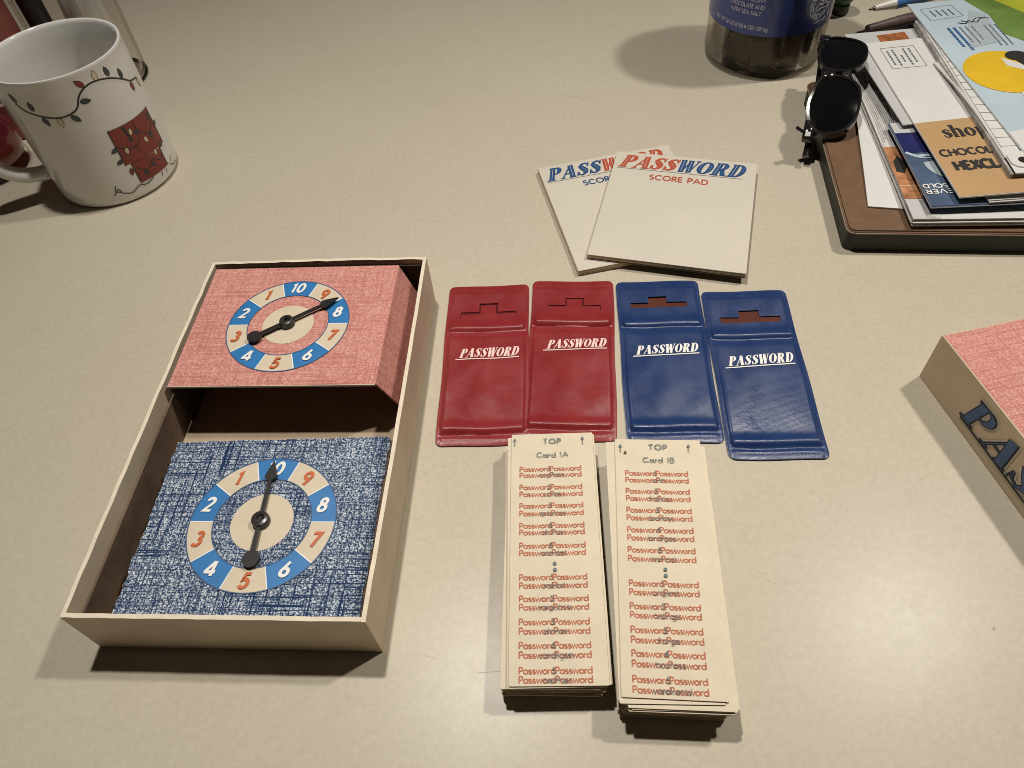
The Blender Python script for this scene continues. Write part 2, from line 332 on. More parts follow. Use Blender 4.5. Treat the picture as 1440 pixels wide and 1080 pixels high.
# ------------------------------------------------------------------ a geometric stroke alphabet
X = .62
def bowl(cx, r=.28): return arc(cx, X / 2, r, X / 2 - .03, 0, 360, 16)
G = {
 'a': (.66, [bowl(.31), [(.60, 0), (.60, X)]]), 'b': (.66, [bowl(.35), [(.06, 0), (.06, 1.02)]]),
 'c': (.55, [arc(.33, X / 2, .28, X / 2 - .03, 45, 315, 12)]), 'd': (.68, [bowl(.31), [(.60, 0), (.60, 1.02)]]),
 'e': (.62, [[(.05, X / 2), (.58, X / 2)] + arc(.32, X / 2, .27, X / 2 - .03, 0, 310, 14)]),
 'f': (.36, [[(.14, 0), (.14, .8)] + arc(.28, .82, .14, .18, 180, 80, 6), [(0, X - .03), (.3, X - .03)]]),
 'g': (.66, [bowl(.31), [(.60, X), (.60, -.1)] + arc(.34, -.1, .26, .18, 0, -140, 8)]),
 'h': (.60, [[(.06, 0), (.06, 1.02)], [(.06, .3)] + arc(.28, .36, .22, .24, 180, 0, 8) + [(.5, 0)]]),
 'i': (.18, [[(.08, 0), (.08, X)], [(.08, .80), (.08, .90)]]), 'k': (.55, [[(.06, 0), (.06, 1.02)], [(.48, X), (.1, .28), (.5, 0)]]),
 'l': (.18, [[(.08, 0), (.08, 1.02)]]),
 'm': (.92, [[(.06, 0), (.06, X)], [(.06, .3)] + arc(.25, .36, .19, .23, 180, 0, 7) + [(.44, 0)], [(.44, .3)] + arc(.63, .36, .19, .23, 180, 0, 7) + [(.82, 0)]]),
 'n': (.60, [[(.06, 0), (.06, X)], [(.06, .3)] + arc(.28, .36, .22, .24, 180, 0, 8) + [(.5, 0)]]),
 'o': (.64, [bowl(.32)]), 'p': (.66, [bowl(.35), [(.06, X), (.06, -.32)]]), 'q': (.66, [bowl(.31), [(.6, X), (.6, -.32)]]),
 'r': (.38, [[(.07, 0), (.07, X)], [(.07, .32)] + arc(.27, .36, .2, .22, 180, 60, 6)]),
 's': (.46, [arc(.22, .455, .17, .135, 40, 260, 8) + arc(.22, .165, .19, .14, 80, -140, 8)]),
 't': (.34, [[(.16, 0), (.16, .86)], [(0, X - .03), (.32, X - .03)]]),
 'u': (.60, [[(.06, X)] + arc(.28, .25, .22, .23, 180, 360, 8) + [(.5, X)], [(.5, 0), (.5, X)]]),
 'v': (.56, [[(.02, X), (.27, 0), (.52, X)]]), 'w': (.82, [[(.02, X), (.21, 0), (.41, X - .02), (.61, 0), (.80, X)]]),
 'x': (.54, [[(.03, X), (.5, 0)], [(.5, X), (.03, 0)]]), 'y': (.56, [[(.02, X), (.27, 0)], [(.52, X), (.15, -.32)]]), 'z': (.5, [[(.04, X - .03), (.46, X - .03), (.04, .03), (.46, .03)]]),
 'A': (.86, [[(.03, 0), (.42, 1), (.81, 0)], [(.17, .33), (.67, .33)]]), 'B': (.64, [[(.07, 0), (.07, 1)], [(.07, .97), (.3, .97)] + arc(.32, .75, .2, .22, 90, -90, 8) + [(.07, .53)], [(.07, .03), (.32, .03)] + arc(.34, .28, .24, .25, -90, 90, 8) + [(.07, .53)]]),
 'C': (.86, [arc(.5, .5, .45, .47, 48, 312, 18)]), 'D': (.82, [[(.07, 0), (.07, 1)], [(.07, .97), (.3, .97)] + arc(.32, .5, .43, .47, 90, -90, 14) + [(.07, .03)]]),
 'E': (.58, [[(.07, 0), (.07, 1)], [(.07, .97), (.52, .97)], [(.07, .5), (.49, .5)], [(.07, .03), (.52, .03)]]),
 'G': (.9, [arc(.5, .5, .45, .47, 48, 345, 18) + [(.94, .45), (.52, .45)]]), 'H': (.78, [[(.07, 0), (.07, 1)], [(.7, 0), (.7, 1)], [(.07, .52), (.7, .52)]]),
 'I': (.2, [[(.09, 0), (.09, 1)]]), 'L': (.54, [[(.07, 1), (.07, .03), (.5, .03)]]), 'M': (1.0, [[(.06, 0), (.16, 1), (.5, .12), (.84, 1), (.94, 0)]]),
 'N': (.82, [[(.07, 0), (.07, 1), (.74, 0), (.74, 1)]]), 'O': (1.0, [arc(.5, .5, .45, .47, 0, 360, 24)]),
 'P': (.60, [[(.07, 0), (.07, 1)], [(.07, .97), (.3, .97)] + arc(.3, .71, .24, .26, 90, -90, 9) + [(.07, .45)]]),
 'R': (.64, [[(.07, 0), (.07, 1)], [(.07, .97), (.3, .97)] + arc(.3, .73, .23, .24, 90, -90, 9) + [(.07, .49)], [(.28, .49), (.58, 0)]]),
 'S': (.60, [arc(.3, .74, .22, .23, 45, 262, 10) + arc(.28, .27, .25, .24, 82, -140, 10)]),
 'T': (.66, [[(.32, 0), (.32, 1)], [(.03, .97), (.61, .97)]]), 'U': (.78, [[(.07, 1)] + arc(.38, .35, .31, .32, 180, 360, 10) + [(.69, 1)]]),
 'V': (.8, [[(.03, 1), (.39, 0), (.75, 1)]]), 'W': (1.15, [[(.03, 1), (.3, 0), (.57, 1), (.84, 0), (1.11, 1)]]), 'X': (.74, [[(.03, 0), (.68, 1)], [(.05, 1), (.7, 0)]]),
 '0': (.66, [arc(.32, .5, .24, .46, 0, 360, 20)]), '1': (.34, [[(.04, .8), (.2, .95), (.2, 0)]]),
 '2': (.6, [arc(.29, .73, .22, .24, 170, -40, 10) + [(.06, .05), (.54, .05)]]), '3': (.58, [arc(.27, .74, .19, .22, 150, -90, 9), arc(.26, .28, .24, .25, 90, -150, 10)]),
 '4': (.72, [[(.50, 0), (.50, .98)], [(.46, .96), (.04, .26)], [(.0, .26), (.70, .26)]]), '5': (.6, [[(.5, .95), (.2, .95), (.13, .54)] + arc(.27, .32, .25, .28, 110, -150, 11)]),
 '6': (.6, [arc(.29, .29, .23, .25, 0, 360, 16), [(.42, .98), (.10, .42)]]), '7': (.58, [[(.04, .95), (.52, .95), (.18, 0)]]),
 '8': (.58, [arc(.28, .74, .18, .21, 0, 360, 14), arc(.28, .28, .23, .25, 0, 360, 16)]), '9': (.6, [arc(.29, .69, .23, .25, 0, 360, 16), [(.48, .56), (.16, 0)]]),
 'Z': (.66, [[(.04, .97), (.6, .97), (.05, .03), (.62, .03)]]), 'F': (.55, [[(.07, 0), (.07, 1)], [(.07, .97), (.5, .97)], [(.07, .5), (.45, .5)]]), 'K': (.68, [[(.07, 0), (.07, 1)], [(.6, 1), (.1, .48), (.62, 0)]]), 'Y': (.7, [[(.03, 1), (.34, .5), (.65, 1)], [(.34, .5), (.34, 0)]]),
 ' ': (.36, []), '.': (.2, [[(.08, 0), (.08, .1)]]), '(': (.3, [arc(.4, .45, .3, .6, 140, 220, 6)]), ')': (.3, [arc(-.1, .45, .3, .6, 40, -40, 6)]), '-': (.4, [[(.05, .4), (.33, .4)]]),
}
def text_width(t, sp=.06): return sum(G[c][0] + sp for c in t) - sp
def text(mb, t, x, y, h, weight=.12, sp=.06, shear=0, mi=0, align='l', wide=1.0, xf=None, fit=None):
    tw = text_width(t, sp)
    if fit: wide = fit / (tw * h)
    px = -tw / 2 if align == 'c' else (-tw if align == 'r' else 0)
    for c in t:
        adv, st = G[c]
        for s in st:
            cl = len(s) > 8 and (Vector(s[0]) - Vector(s[-1])).length < 1e-3
            pts = [((px + a) * h * wide, b_ * h) for a, b_ in (s[:-1] if cl else s)]
            mb.ribbon(pts, weight * h, mi, cl, xf=lambda a, b_: (x + a + shear * b_, y + b_) if xf is None else xf(x + a + shear * b_, y + b_))
        px += adv + sp

# ------------------------------------------------------------------ fat high-contrast display letters (thick stems, hairline serifs)
def ell(cx, cy, rx, ry, a0, a1, wt, ws, n=14):
    pts = arc(cx, cy, rx, ry, a0, a1, n); return pts, [wt + (ws - wt) * abs(math.cos(R2(a0 + (a1 - a0) * k / n))) ** 1.5 for k in range(n + 1)]
SP = ([(.70, .70), (.68, .86), (.48, .965), (.27, .88), (.22, .74), (.40, .56), (.60, .38), (.62, .2), (.44, .035), (.22, .1), (.12, .32)],
      [.05, .07, .07, .15, .24, .33, .32, .24, .08, .07, .05])
D = {
 'P': (.86, [([(.24, 0), (.24, 1)], .30, 1), ell(.42, .735, .27, .245, 90, -90, .05, .25) + (1,), ([(.3, .98), (.44, .98)], .05, 0), ([(.3, .49), (.44, .49)], .05, 0), ([(-.04, .02), (.52, .02)], .045, 0), ([(0, .98), (.3, .98)], .045, 0)]),
 'A': (1.0, [([(.50, 1), (.80, 0)], .30, 1), ([(.50, .97), (.12, .02)], .055, 0), ([(.25, .33), (.66, .33)], .05, 0), ([(-.04, .02), (.28, .02)], .045, 0), ([(.56, .02), (1.02, .02)], .045, 0)]),
 'S': (.82, [SP + (1,), ([(.72, .68), (.72, 1.0)], .04, 0), ([(.10, 0), (.10, .34)], .04, 0)]),
 'W': (1.24, [([(.16, 1), (.40, 0)], .28, 1), ([(.42, .02), (.62, .97)], .05, 0), ([(.62, 1), (.86, 0)], .28, 1), ([(.88, .02), (1.10, .97)], .05, 0), ([(-.02, .98), (.34, .98)], .045, 0), ([(.46, .98), (.78, .98)], .045, 0), ([(.95, .98), (1.24, .98)], .045, 0)]),
 'O': (.96, [ell(.45, .5, .32, .46, 0, 359, .05, .29, 26) + (1,)]),
 'R': (1.0, [([(.24, 0), (.24, 1)], .30, 1), ell(.42, .745, .26, .235, 90, -90, .05, .25) + (1,), ([(.3, .98), (.44, .98)], .05, 0), ([(.3, .51), (.46, .51)], .05, 0), ([(.52, .5), (.76, 0)], .24, 0), ([(-.04, .02), (.48, .02)], .045, 0), ([(0, .98), (.3, .98)], .045, 0), ([(.7, .02), (.98, .02)], .045, 0)]),
 'D': (.98, [([(.24, 0), (.24, 1)], .30, 1), ell(.40, .5, .38, .475, 90, -90, .05, .28, 18) + (1,), ([(.2, .98), (.42, .98)], .05, 0), ([(.2, .02), (.42, .02)], .05, 0), ([(-.02, .02), (.3, .02)], .045, 0), ([(-.02, .98), (.3, .98)], .045, 0)]),
 's': (.56, [([(a * .72, b_ * .68) for a, b_ in SP[0]], [x * .72 for x in SP[1]], 0)]),
 'h': (.74, [([(.17, 0), (.17, 1)], .2, 0), ([(.2, .5), (.3, .62), (.44, .66), (.53, .56), (.54, .4), (.54, 0)], [.05, .07, .12, .19, .2, .2], 0), ([(.02, .02), (.32, .02)], .04, 0), ([(.42, .02), (.72, .02)], .04, 0), ([(.0, .97), (.2, .97)], .04, 0)]),
 'o': (.66, [ell(.31, .34, .22, .31, 0, 359, .06, .2, 22) + (0,)]),
 'p': (.74, [([(.17, -.3), (.17, .66)], .2, 0), ell(.36, .34, .22, .3, 130, -130, .06, .2, 14) + (0,), ([(.0, -.28), (.36, -.28)], .04, 0), ([(0, .64), (.2, .64)], .04, 0)]),
}
def display(mb, t, x, y, h, length=None, shear=.3, sp=.02, mis=None, inline=None, grow=0, xf=None):
    tw = sum(D[c][0] + sp for c in t) - sp; wx = (length / (tw * h)) if length else 1
    px = 0
    for i, c in enumerate(t):
        adv, st = D[c]; mi = mis[i] if mis else 0
        for s in st:
            pts, wd, fat = s
            if c in 'O' or c == 'o': cl = True
            else: cl = False
            P = [((px + a) * h * wx, b_ * h) for a, b_ in (pts[:-1] if cl else pts)]
            W = [(q + grow) * h * (wx if wx < 1 else 1) for q in (wd[:len(P)] if isinstance(wd, list) else [wd] * len(P))]
            def f(a, b_): 
                q = (x + a + shear * b_, y + b_); return xf(*q) if xf else q
            mb.ribbon(P, W, mi, cl, xf=f)
            if inline is not None and fat:
                if len(P) == 2: P2 = [tuple(Vector(P[0]).lerp(Vector(P[1]), q)) for q in (.06, .94)]; W2 = [.02 * h] * 2
                else: P2 = P; W2 = [max(0, q - .2 * h) * .12 for q in W]
                mb.z0 += .0006; mb.ribbon(P2, W2, inline, cl, xf=f); mb.z0 -= .0006
        px += adv + sp
    return tw * h * wx

# ------------------------------------------------------------------ the table
t = MB(); t.add([(-6, -3, 0), (6, -3, 0), (6, 7, 0), (-6, 7, 0)], [(0, 1, 2, 3)])
for L_ in ([(-.088, .328), (-.05, .3265), (-.015, .3268)], [(-.052, .405), (-.030, .399), (-.018, .402)], [(-.16, .36), (-.14, .352)], [(.31, .42), (.335, .405)], [(.56, .52), (.60, .545), (.62, .55)], [(-.5, 1.25), (-.47, 1.262)], [(.2, 1.72), (.26, 1.70)]):
    t.ribbon(L_, .0007, 1)
    for q in range(len(t.v) - 2 * len(L_), len(t.v)): t.v[q].z = .00015
tag(t.build('tabletop', [M['table'], M['scratch']]), None, None, kind='structure')

# ------------------------------------------------------------------ open box tray
TH = R2(-7.156); TW, TL, TZ = .4016, .6754, .109
tray = thing('box_tray', 'open cream cardboard box bottom holding a pink and a blue spinner card', 'box', (-.612, .419, 0), TH)
wt = .006
f = MB(); f.box(wt, TW - wt, wt, TL - wt, .0005, .008); f.build('floor_panel', M['board'], tray)
def wallpiece(name, x0, x1, y0, y1, nx, ny, amp, axis):
    """a slightly bowed cardboard wall with a worn top edge"""
    mb = MB(); n = 24
    vs = []; fs = []
    for i in range(n + 1):
        tt = i / n; bow = amp * math.sin(PI * tt); jig = random.uniform(-.0011, .0011)
        for z in (0, TZ):
            k = z / TZ
            for s_ in (0, 1):
                if axis == 'y': vs.append(((x1 if s_ else x0) + bow * k, y0 + (y1 - y0) * tt, z + (jig if z else 0)))
                else: vs.append((x0 + (x1 - x0) * tt, (y1 if s_ else y0) + bow * k, z + (jig if z else 0)))
    for i in range(n):
        a, c = 4 * i, 4 * (i + 1)
        for p_, q_ in ((0, 1), (1, 3), (3, 2), (2, 0)): fs.append((a + p_, a + q_, c + q_, c + p_))
    fs += [(0, 2, 3, 1), (4 * n, 4 * n + 1, 4 * n + 3, 4 * n + 2)]
    mb.add(vs, fs)
    for k, fc in enumerate(mb.f):
        if all(abs(mb.v[i].z - TZ) < .003 for i in fc): mb.mi[k] = 1
    return mb.build(name, [M['boxcream'], M['rim']], tray)
wallpiece('side_wall', 0, wt, 0, TL, 0, 0, -.001, 'y'); wallpiece('side_wall', TW - wt, TW, 0, TL, 0, 0, .0015, 'y')
wallpiece('end_wall', wt, TW - wt, 0, wt, 0, 0, 0, 'x'); wallpiece('end_wall', wt, TW - wt, TL - wt, TL, 0, 0, .002, 'x')
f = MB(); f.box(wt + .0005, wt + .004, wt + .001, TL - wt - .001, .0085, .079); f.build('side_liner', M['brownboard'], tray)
f = MB(); f.box(wt + .0045, TW - wt - .001, TL - wt - .004, TL - wt - .0005, .0085, .098); f.build('end_liner', M['shadeboard'], tray)  # shade on the far wall's inside is put into this lining's colour

def dial(parent, cx, cy, ro, z):
    ri = ro * .665
    d = MB(); n = 8
    for k in range(10):
        a0 = 90 + 36 * k - 18; mi = 0 if k % 2 == 0 else 1
        vs = []
        for j in range(n + 1):
            a = R2(a0 + 36 * j / n); vs += [(cx + ri * math.cos(a), cy + ri * math.sin(a), z), (cx + ro * math.cos(a), cy + ro * math.sin(a), z)]
        d.add(vs, [(2 * j, 2 * j + 1, 2 * j + 3, 2 * j + 2) for j in range(n)], mi)
    d.z0 = z + .0001
    for k in range(10):
        a = R2(90 + 36 * k - 18); d.ribbon([(cx + ri * math.cos(a), cy + ri * math.sin(a)), (cx + ro * math.cos(a), cy + ro * math.sin(a))], ro * .016, 2)
    d.ribbon(circ(cx, cy, ro, 72), ro * .016, 3, True); d.ribbon(circ(cx, cy, ri, 64), ro * .014, 3, True)
    d.flat(circ(cx, cy, ro * .425, 48), z, 1)
    dl = d.build('dial', [M['dialblue'], M['dialcream'], M['whiteprint'], M['inknavy']], parent)
    g = MB(); g.z0 = z + .0012; rm = (ro + ri) / 2 * 1.0; h = ro * .205
    for k in range(10):
        a = R2(90 + 36 * k); s_ = '10' if k == 0 else str(k)
        text(g, s_, cx + rm * math.cos(a) - .2 * h * .5, cy + rm * math.sin(a) - h / 2, h, .215, .10, .2, 0 if k % 2 == 0 else 1, 'c', 1.02)
    g.build('numbers', [M['whiteprint'], M['dialorange']], dl)
def pointer(parent, cx, cy, ro, z, ang):
    R = ro
    head = [(.03, .027), (.60, .024), (.66, .085), (.73, .07), (.92, .0), (.73, -.07), (.66, -.085), (.60, -.024), (.03, -.027)]
    tail = [(-.45, -.032)] + [(-.56 + .115 * math.cos(R2(a)), -.0 + .115 * math.sin(R2(a))) for a in range(-25, -336, -20)] + [(-.45, .032)]
    poly = head[::-1][:0] + head + tail
    ca, sa = math.cos(R2(ang)), math.sin(R2(ang))
    P = [(cx + R * (a * ca - b_ * sa), cy + R * (a * sa + b_ * ca)) for a, b_ in poly]
    bm = bmesh.new(); vv = [bm.verts.new((x, y, z + .0045)) for x, y in P]; f0 = bm.faces.new(vv)
    r = bmesh.ops.extrude_face_region(bm, geom=[f0]); bmesh.ops.translate(bm, verts=[q for q in r['geom'] if isinstance(q, bmesh.types.BMVert)], vec=(0, 0, .0035))
    bmesh.ops.triangulate(bm, faces=[q for q in bm.faces if len(q.verts) > 4])
    mb = MB(); mb.bm_add(bm); po = mb.build('pointer', M['blackplastic'], parent)
    rv = MB(); rr = ro * .115
    rv.lathe([(rr * .42, z + .001), (rr * .42, z + .0095), (rr * .62, z + .012), (rr * .95, z + .011), (rr * 1.05, z + .008), (rr * 1.05, z + .001)], 28)
    rv.lathe([(.0001, z + .006), (rr * .43, z + .006)], 24, 1)
    rv.v = [Vector((v.x + cx, v.y + cy, v.z)) for v in rv.v]
    rv.build('rivet', [M['rivet'], M['blackplastic']], po, 40)

# pink spinner platform (a folded card standing on its side flaps), lies in the tray
pink = thing('spinner_platform', 'pink linen spinner card folded into a raised platform at the far end of the tray', 'spinner', (-.612, .419, 0), TH)
pz = .108; x0, x1, y0, y1 = .0125, .353, .381, .657
f = MB(); f.box(x0, x1, y0, y1, pz - .004, pz, .0006); f.build('top_panel', M['pink'], pink)
f = MB(); f.box(x0, x1, y0 - .0011, y0 - .0002, pz - .0038, pz + .0001); f.build('cut_edge', M['rim'], pink)
f = MB()
def flap(f, a, b_, ya, yb, yc, yd, th=.003):
    f.add([(a[0], ya, a[1]), (a[0], yb, a[1]), (b_[0], yd, b_[1]), (b_[0], yc, b_[1]), (a[0] - th, ya, a[1] - th * .6), (a[0] - th, yb, a[1] - th * .6), (b_[0] - th, yd, b_[1]), (b_[0] - th, yc, b_[1])],
          [(0, 1, 2, 3), (7, 6, 5, 4), (0, 4, 5, 1), (1, 5, 6, 2), (2, 6, 7, 3), (3, 7, 4, 0)])
flap(f, (x1 + .0005, pz - .0005), (.3925, .0085), y0 + .002, y1 - .002, y0 + .012, y1 - .012); f.build('side_flap', M['pink'], pink)
f = MB(); f.box(x0 + .0005, x0 + .0035, y0 + .002, y1 - .002, .0085, pz - .0045); f.build('side_flap', M['shadeboard'], pink)
dial(pink, .1815, .5135, .1045, pz + .0006); pointer(pink, .1815, .5135, .1045, pz + .001, 35)
# blue spinner platform, set lower than the pink one, with torn paper edges
blue = thing('spinner_platform', 'blue flecked spinner card with torn edges at the near end of the tray', 'spinner', (-.612, .419, 0), TH)
bz = .066; bl, br, b0, b1 = .0405, .3805, .0175, .3050
def torn(y0_, y1_, x, amp, n=46): return [(x + random.uniform(-amp, amp) + .4 * amp * math.sin(k * .9), y0_ + (y1_ - y0_) * k / n) for k in range(n + 1)]
right = torn(b0 + .004, b1 + .005, br, .0013); left = torn(b1 - .004, b0, bl, .0018)
top = [(br - (br - bl) * k / 24, b1 + .005 - .009 * k / 24 + random.uniform(-.0010, .0010)) for k in range(1, 24)]
poly = [(bl + .1, b0 + .0005), (br - .08, b0 + .003)] + right + top + left
f = MB(); f.prism(poly, bz - .0028, bz, 0, 1); f.build('top_panel', [M['bluelinen'], M['rim']], blue)
f = MB(); f.prism([(bl + .012, b0 + .004), (br - .01, b0 + .006)] + torn(b0 + .008, b1, br + .0028, .0012) + torn(b1 - .006, b0 + .005, bl - .0015, .002), bz - .0052, bz - .0030, 0); f.build('backing_panel', M['brownboard'], blue)
f = MB(); flap(f, (br + .0022, bz - .0055), (.3915, .0085), b0 + .010, b1 - .004, b0 + .014, b1 - .010); f.build('side_flap', M['bluelinen'], blue)
f = MB(); f.box(bl + .0015, bl + .0045, b0 + .008, b1 - .006, .0085, bz - .0055); f.build('side_flap', M['shadeboard'], blue)
dial(blue, .2130, .1610, .1082, bz + .0006); pointer(blue, .2130, .1610, .1082, bz + .001, 92)

# ------------------------------------------------------------------ card sleeves
def sleeve(label, cat, x, y, rot, vm, seed, filmM, slot, printM, group, logo, wav=1.0):
    rnd = random.Random(seed); root = thing('card_sleeve', label, cat, (x, y, 0), rot, group)
    Wd, H = .154, .372; ly = logo['flap']; by = -.166; hw = Wd / 2; hh = H / 2; rad = .0115
    bx0, bx1, bby, bty, tx0, tx1, tty = slot
    xs = sorted(set([round(-hw + Wd * i / 56, 5) for i in range(57)] + [bx0, bx1, tx0, tx1]))
    ys = sorted(set([round(-hh + H * i / 124, 5) for i in range(125)] + [bby, bty, tty, ly - .0012, ly + .0012, by - .001, by + .001]))
    ph = [rnd.uniform(0, 6.28) for _ in range(8)]
    ss = lambda a, b_, v: (lambda q: q * q * (3 - 2 * q))(min(1, max(0, (v - a) / (b_ - a))))
    def z(px, py):
        ex = min(px + hw, hw - px); ins = ss(.0045, .011, ex)
        zz = .0035
        if ex < .0065: zz += .0018 * math.sin(PI * ex / .0065)                        # welded rim bead
        body = 0
        if py > ly:
            body = .0022 + .0056 * math.exp(-((py - ly - .009) / .011) ** 2) * ss(-.001, .0055, py - ly) + .0012 * math.sin(py * 38 + ph[0])
            body *= ss(hh - .004, hh - .022, py) * .9 + .1
            if hh - .019 < py < hh - .013: body -= .0012
        elif py > by:
            q = (py - by) / (ly - by)
            body = (.0028 + .0012 * wav) * (.6 + .4 * math.sin(PI * min(1, max(0, q)) ** .8)) * ss(ly, ly - .02, py) + .0015
            body += .0040 * math.exp(-((py - by - .010) / .010) ** 2)
            body *= ss(by - .002, by + .008, py)
            body += wav * .0007 * math.sin(px * 48 + ph[1] + 2 * math.sin(py * 17 + ph[2])) * math.sin(py * 21 + ph[3])
            body += wav * .0003 * math.sin(px * 70 - py * 55 + ph[4])
        else:
            body = .0008 + .0016 * math.exp(-((py - by + .008) / .004) ** 2)
        return max(.0012, zz * .5 + .0012 + body * ins)
    def xy(px, py):
        ax, ay = abs(px), abs(py); cx, cy = hw - rad, hh - rad
        if ax > cx and ay > cy:
            dx, dy = ax - cx, ay - cy; m_ = max(dx, dy); L = math.hypot(dx, dy)
            if L > 1e-9: s_ = m_ / L; ax, ay = cx + dx * s_, cy + dy * s_
        return math.copysign(ax, px) + .0007 * math.sin(py * 31 + ph[5]), math.copysign(ay, py) + .0009 * math.sin(px * 44 + ph[6])
    f = MB(); nx, ny = len(xs), len(ys); vs = []
    for yy in ys:
        for xx in xs:
            q = xy(xx, yy); vs.append((q[0], q[1], z(xx, yy)))
    fs = []
    for j in range(ny - 1):
        for i in range(nx - 1):
            mx, my = (xs[i] + xs[i + 1]) / 2, (ys[j] + ys[j + 1]) / 2
            if bx0 < mx < bx1 and bby < my < bty or tx0 < mx < tx1 and bty - 1e-6 < my < tty: continue
            fs.append((j * nx + i, j * nx + i + 1, (j + 1) * nx + i + 1, (j + 1) * nx + i))
    ring = [i for i in range(nx)] + [j * nx + nx - 1 for j in range(1, ny)] + [(ny - 1) * nx + i for i in range(nx - 2, -1, -1)] + [j * nx for j in range(ny - 2, 0, -1)]
    k = len(vs); vs += [(vs[i][0], vs[i][1], .0003) for i in ring]; n = len(ring)
    fs += [(ring[i], k + i, k + (i + 1) % n, ring[(i + 1) % n]) for i in range(n)]
    f.add(vs, fs); f.build('vinyl_pocket', vm, root, 50)
    f = MB(); f.box(bx0 - .01, bx1 + .01, bby - .012, tty + .008, .0006, .0024); f.build('window_film', filmM, root)
    if logo.get('tab'):                                                                 # closed slot: the cut tongue still fills the opening
        f = MB(); g_ = logo['tab']
        f.prism([(bx0 + .001, bby - .004), (bx1 - .001, bby - .004), (bx1 - .001, bty - g_), (tx1 - .003, bty - g_), (tx1 - .003, tty - g_), (tx0 + .003, tty - g_), (tx0 + .003, bty - g_), (bx0 + .001, bty - g_)], .0024, .0042)
        f.build('slot_tongue', vm, root)
    pr = MB(); lx0, lx1, lyb, hgt, tilt = logo['at']; ct, st_ = math.cos(R2(tilt)), math.sin(R2(tilt))
    xf = lambda a, b_: (lx0 + (a - lx0) * ct - (b_ - lyb) * st_, lyb + (a - lx0) * st_ + (b_ - lyb) * ct)
    display(pr, 'PASSWORD', lx0 + .006, lyb + .0035, hgt, lx1 - lx0 - .012, .28, .03, None, None, .03, xf)
    pr.ribbon([(lx0 + (lx1 - .004 - lx0) * q / 40, lyb) for q in range(41)], .0022, 0, xf=xf)
    off = list(pr.v)
    pr.v = [Vector((v.x, v.y, z(v.x, v.y) + .0010 + v.z * .5)) for v in off]
    pr.build('print', printM, root)
GR = 'plastic card sleeves'
sleeve('red vinyl card sleeve, leftmost of the four, closed slot, beside the tray', 'card sleeve', -.0415, .8731, -.1069 + .012, M['redvinyl'], 1, M['redfilm_shade'],
       (-.051, .054, .099, .1155, -.0165, .0185, .1375), M['pinkprint'], GR, dict(flap=.064, tab=.0055, at=(-.0535, .0635, -.0055, .0215, 1.5)))
sleeve('red vinyl card sleeve with pushed-up closed slot, next to the blue sleeves', 'card sleeve', .1104, .8622, -.1509, M['redvinyl'], 2, M['redfilm_shade'],
       (-.047, .052, .108, .121, -.014, .0205, .140), M['pinkprint'], GR, dict(flap=.067, tab=.0034, at=(-.050, .0665, .004, .0205, 3)))
sleeve('blue vinyl card sleeve touching the red ones, its bottom behind a card stack', 'card sleeve', .2724, .8367, -.1241, M['bluevinyl'], 3, M['redfilm'],
       (-.052, .051, .1155, .128, -.019, .0145, .1425), M['whiteprint'], GR, dict(flap=.0655, at=(-.0565, .0625, -.0065, .0205, 3)), .35)
sleeve('blue vinyl card sleeve at the right end of the row, lying lowest', 'card sleeve', .4236, .7864, -.1195, M['bluevinyl'], 4, M['redfilm'],
       (-.050, .056, .105, .1185, -.016, .020, .134), M['whiteprint'], GR, dict(flap=.064, at=(-.058, .064, -.004, .0215, 4)), .35)

# ------------------------------------------------------------------ word cards in two stacks
CW, CL, CT = .1255, .378, .00225
def card_mesh(mb, w_, l_, z0, seed=0):
    mb.prism(rrect(w_, l_, .0018, 2), z0, z0 + CT * .92, 0, 1)
def card(x, y, rot, z, label, group, l_=CL, w_=CW, tilt=(0, 0)):
    root = bpy.data.objects.get('word_card_mesh')
    f = MB(); card_mesh(f, w_, l_, 0)
    o = f.build('word_card', [M['cardcream'], M['cardedge']], None, loc=(x, y, z), rot=(tilt[0], tilt[1], rot))
    return tag(o, label, 'card', group)
def wordlist(parent, w_, rows, title, hidden, xL, xR, arrows, spot=None, toponly=False):
    red = MB(); red.z0 = CT * .92 + .0002; grey = MB(); grey.z0 = CT * .92 + .0021
    tt, tn = rows[0], rows[1]
    text(grey, 'TOP', 0, tt - .004, .0085, .17, .16, 0, 0, 'c', 1.25); text(grey, title, 0, tn - .004, .0085, .13, .10, 0, 0, 'c', 1.2)
    for ax, ay in arrows:
        grey.ribbon([(ax, ay - .007), (ax, ay + .006)], .0012); grey.ribbon([(ax - .0022, ay + .002), (ax, ay + .0065), (ax + .0022, ay + .002)], .0013)
    dots = rows[12:14]; pairs = rows[2:12] + rows[14:]
    for d_ in dots: grey.flat(circ(-.001, d_, .0026, 12), grey.z0)
    for i in range(0, len(pairs), 2):
        for k in (0, 1):
            yb = pairs[i + k] - .0035; h = .0086; half = (xR - xL) / 2
            text(red, 'Password', xL, yb, h, .195, .05, 0, 0, 'l', fit=half + .0005); text(red, 'Password', xL + half - .0005, yb, h, .195, .05, 0, 0, 'l', fit=half + .0005)
        text(grey, str(i // 2 % 5 + 1) + '.', (xL + xR) / 2 - .001, pairs[i] - .0035, .0080, .11, .06, 0, 0, 'c', 1.0)
        text(grey, hidden[i // 2], (xL + xR) / 2 + .002, pairs[i + 1] - .0035, .0078, .085, .06, 0, 0, 'c', 1.2)
    if spot: grey.flat(circ(spot[0], spot[1], .0022, 14), grey.z0 + .0003, 1)
    red.build('red_print', M['wordred'], parent); grey.build('grey_print', [M['wordgrey'], M['brownboard']], parent)
hid1 = ['captain', 'cities', 'splatter', 'drifter', 'sandal', 'rabbit', 'negative', 'dinner', 'cardigan', 'neither']
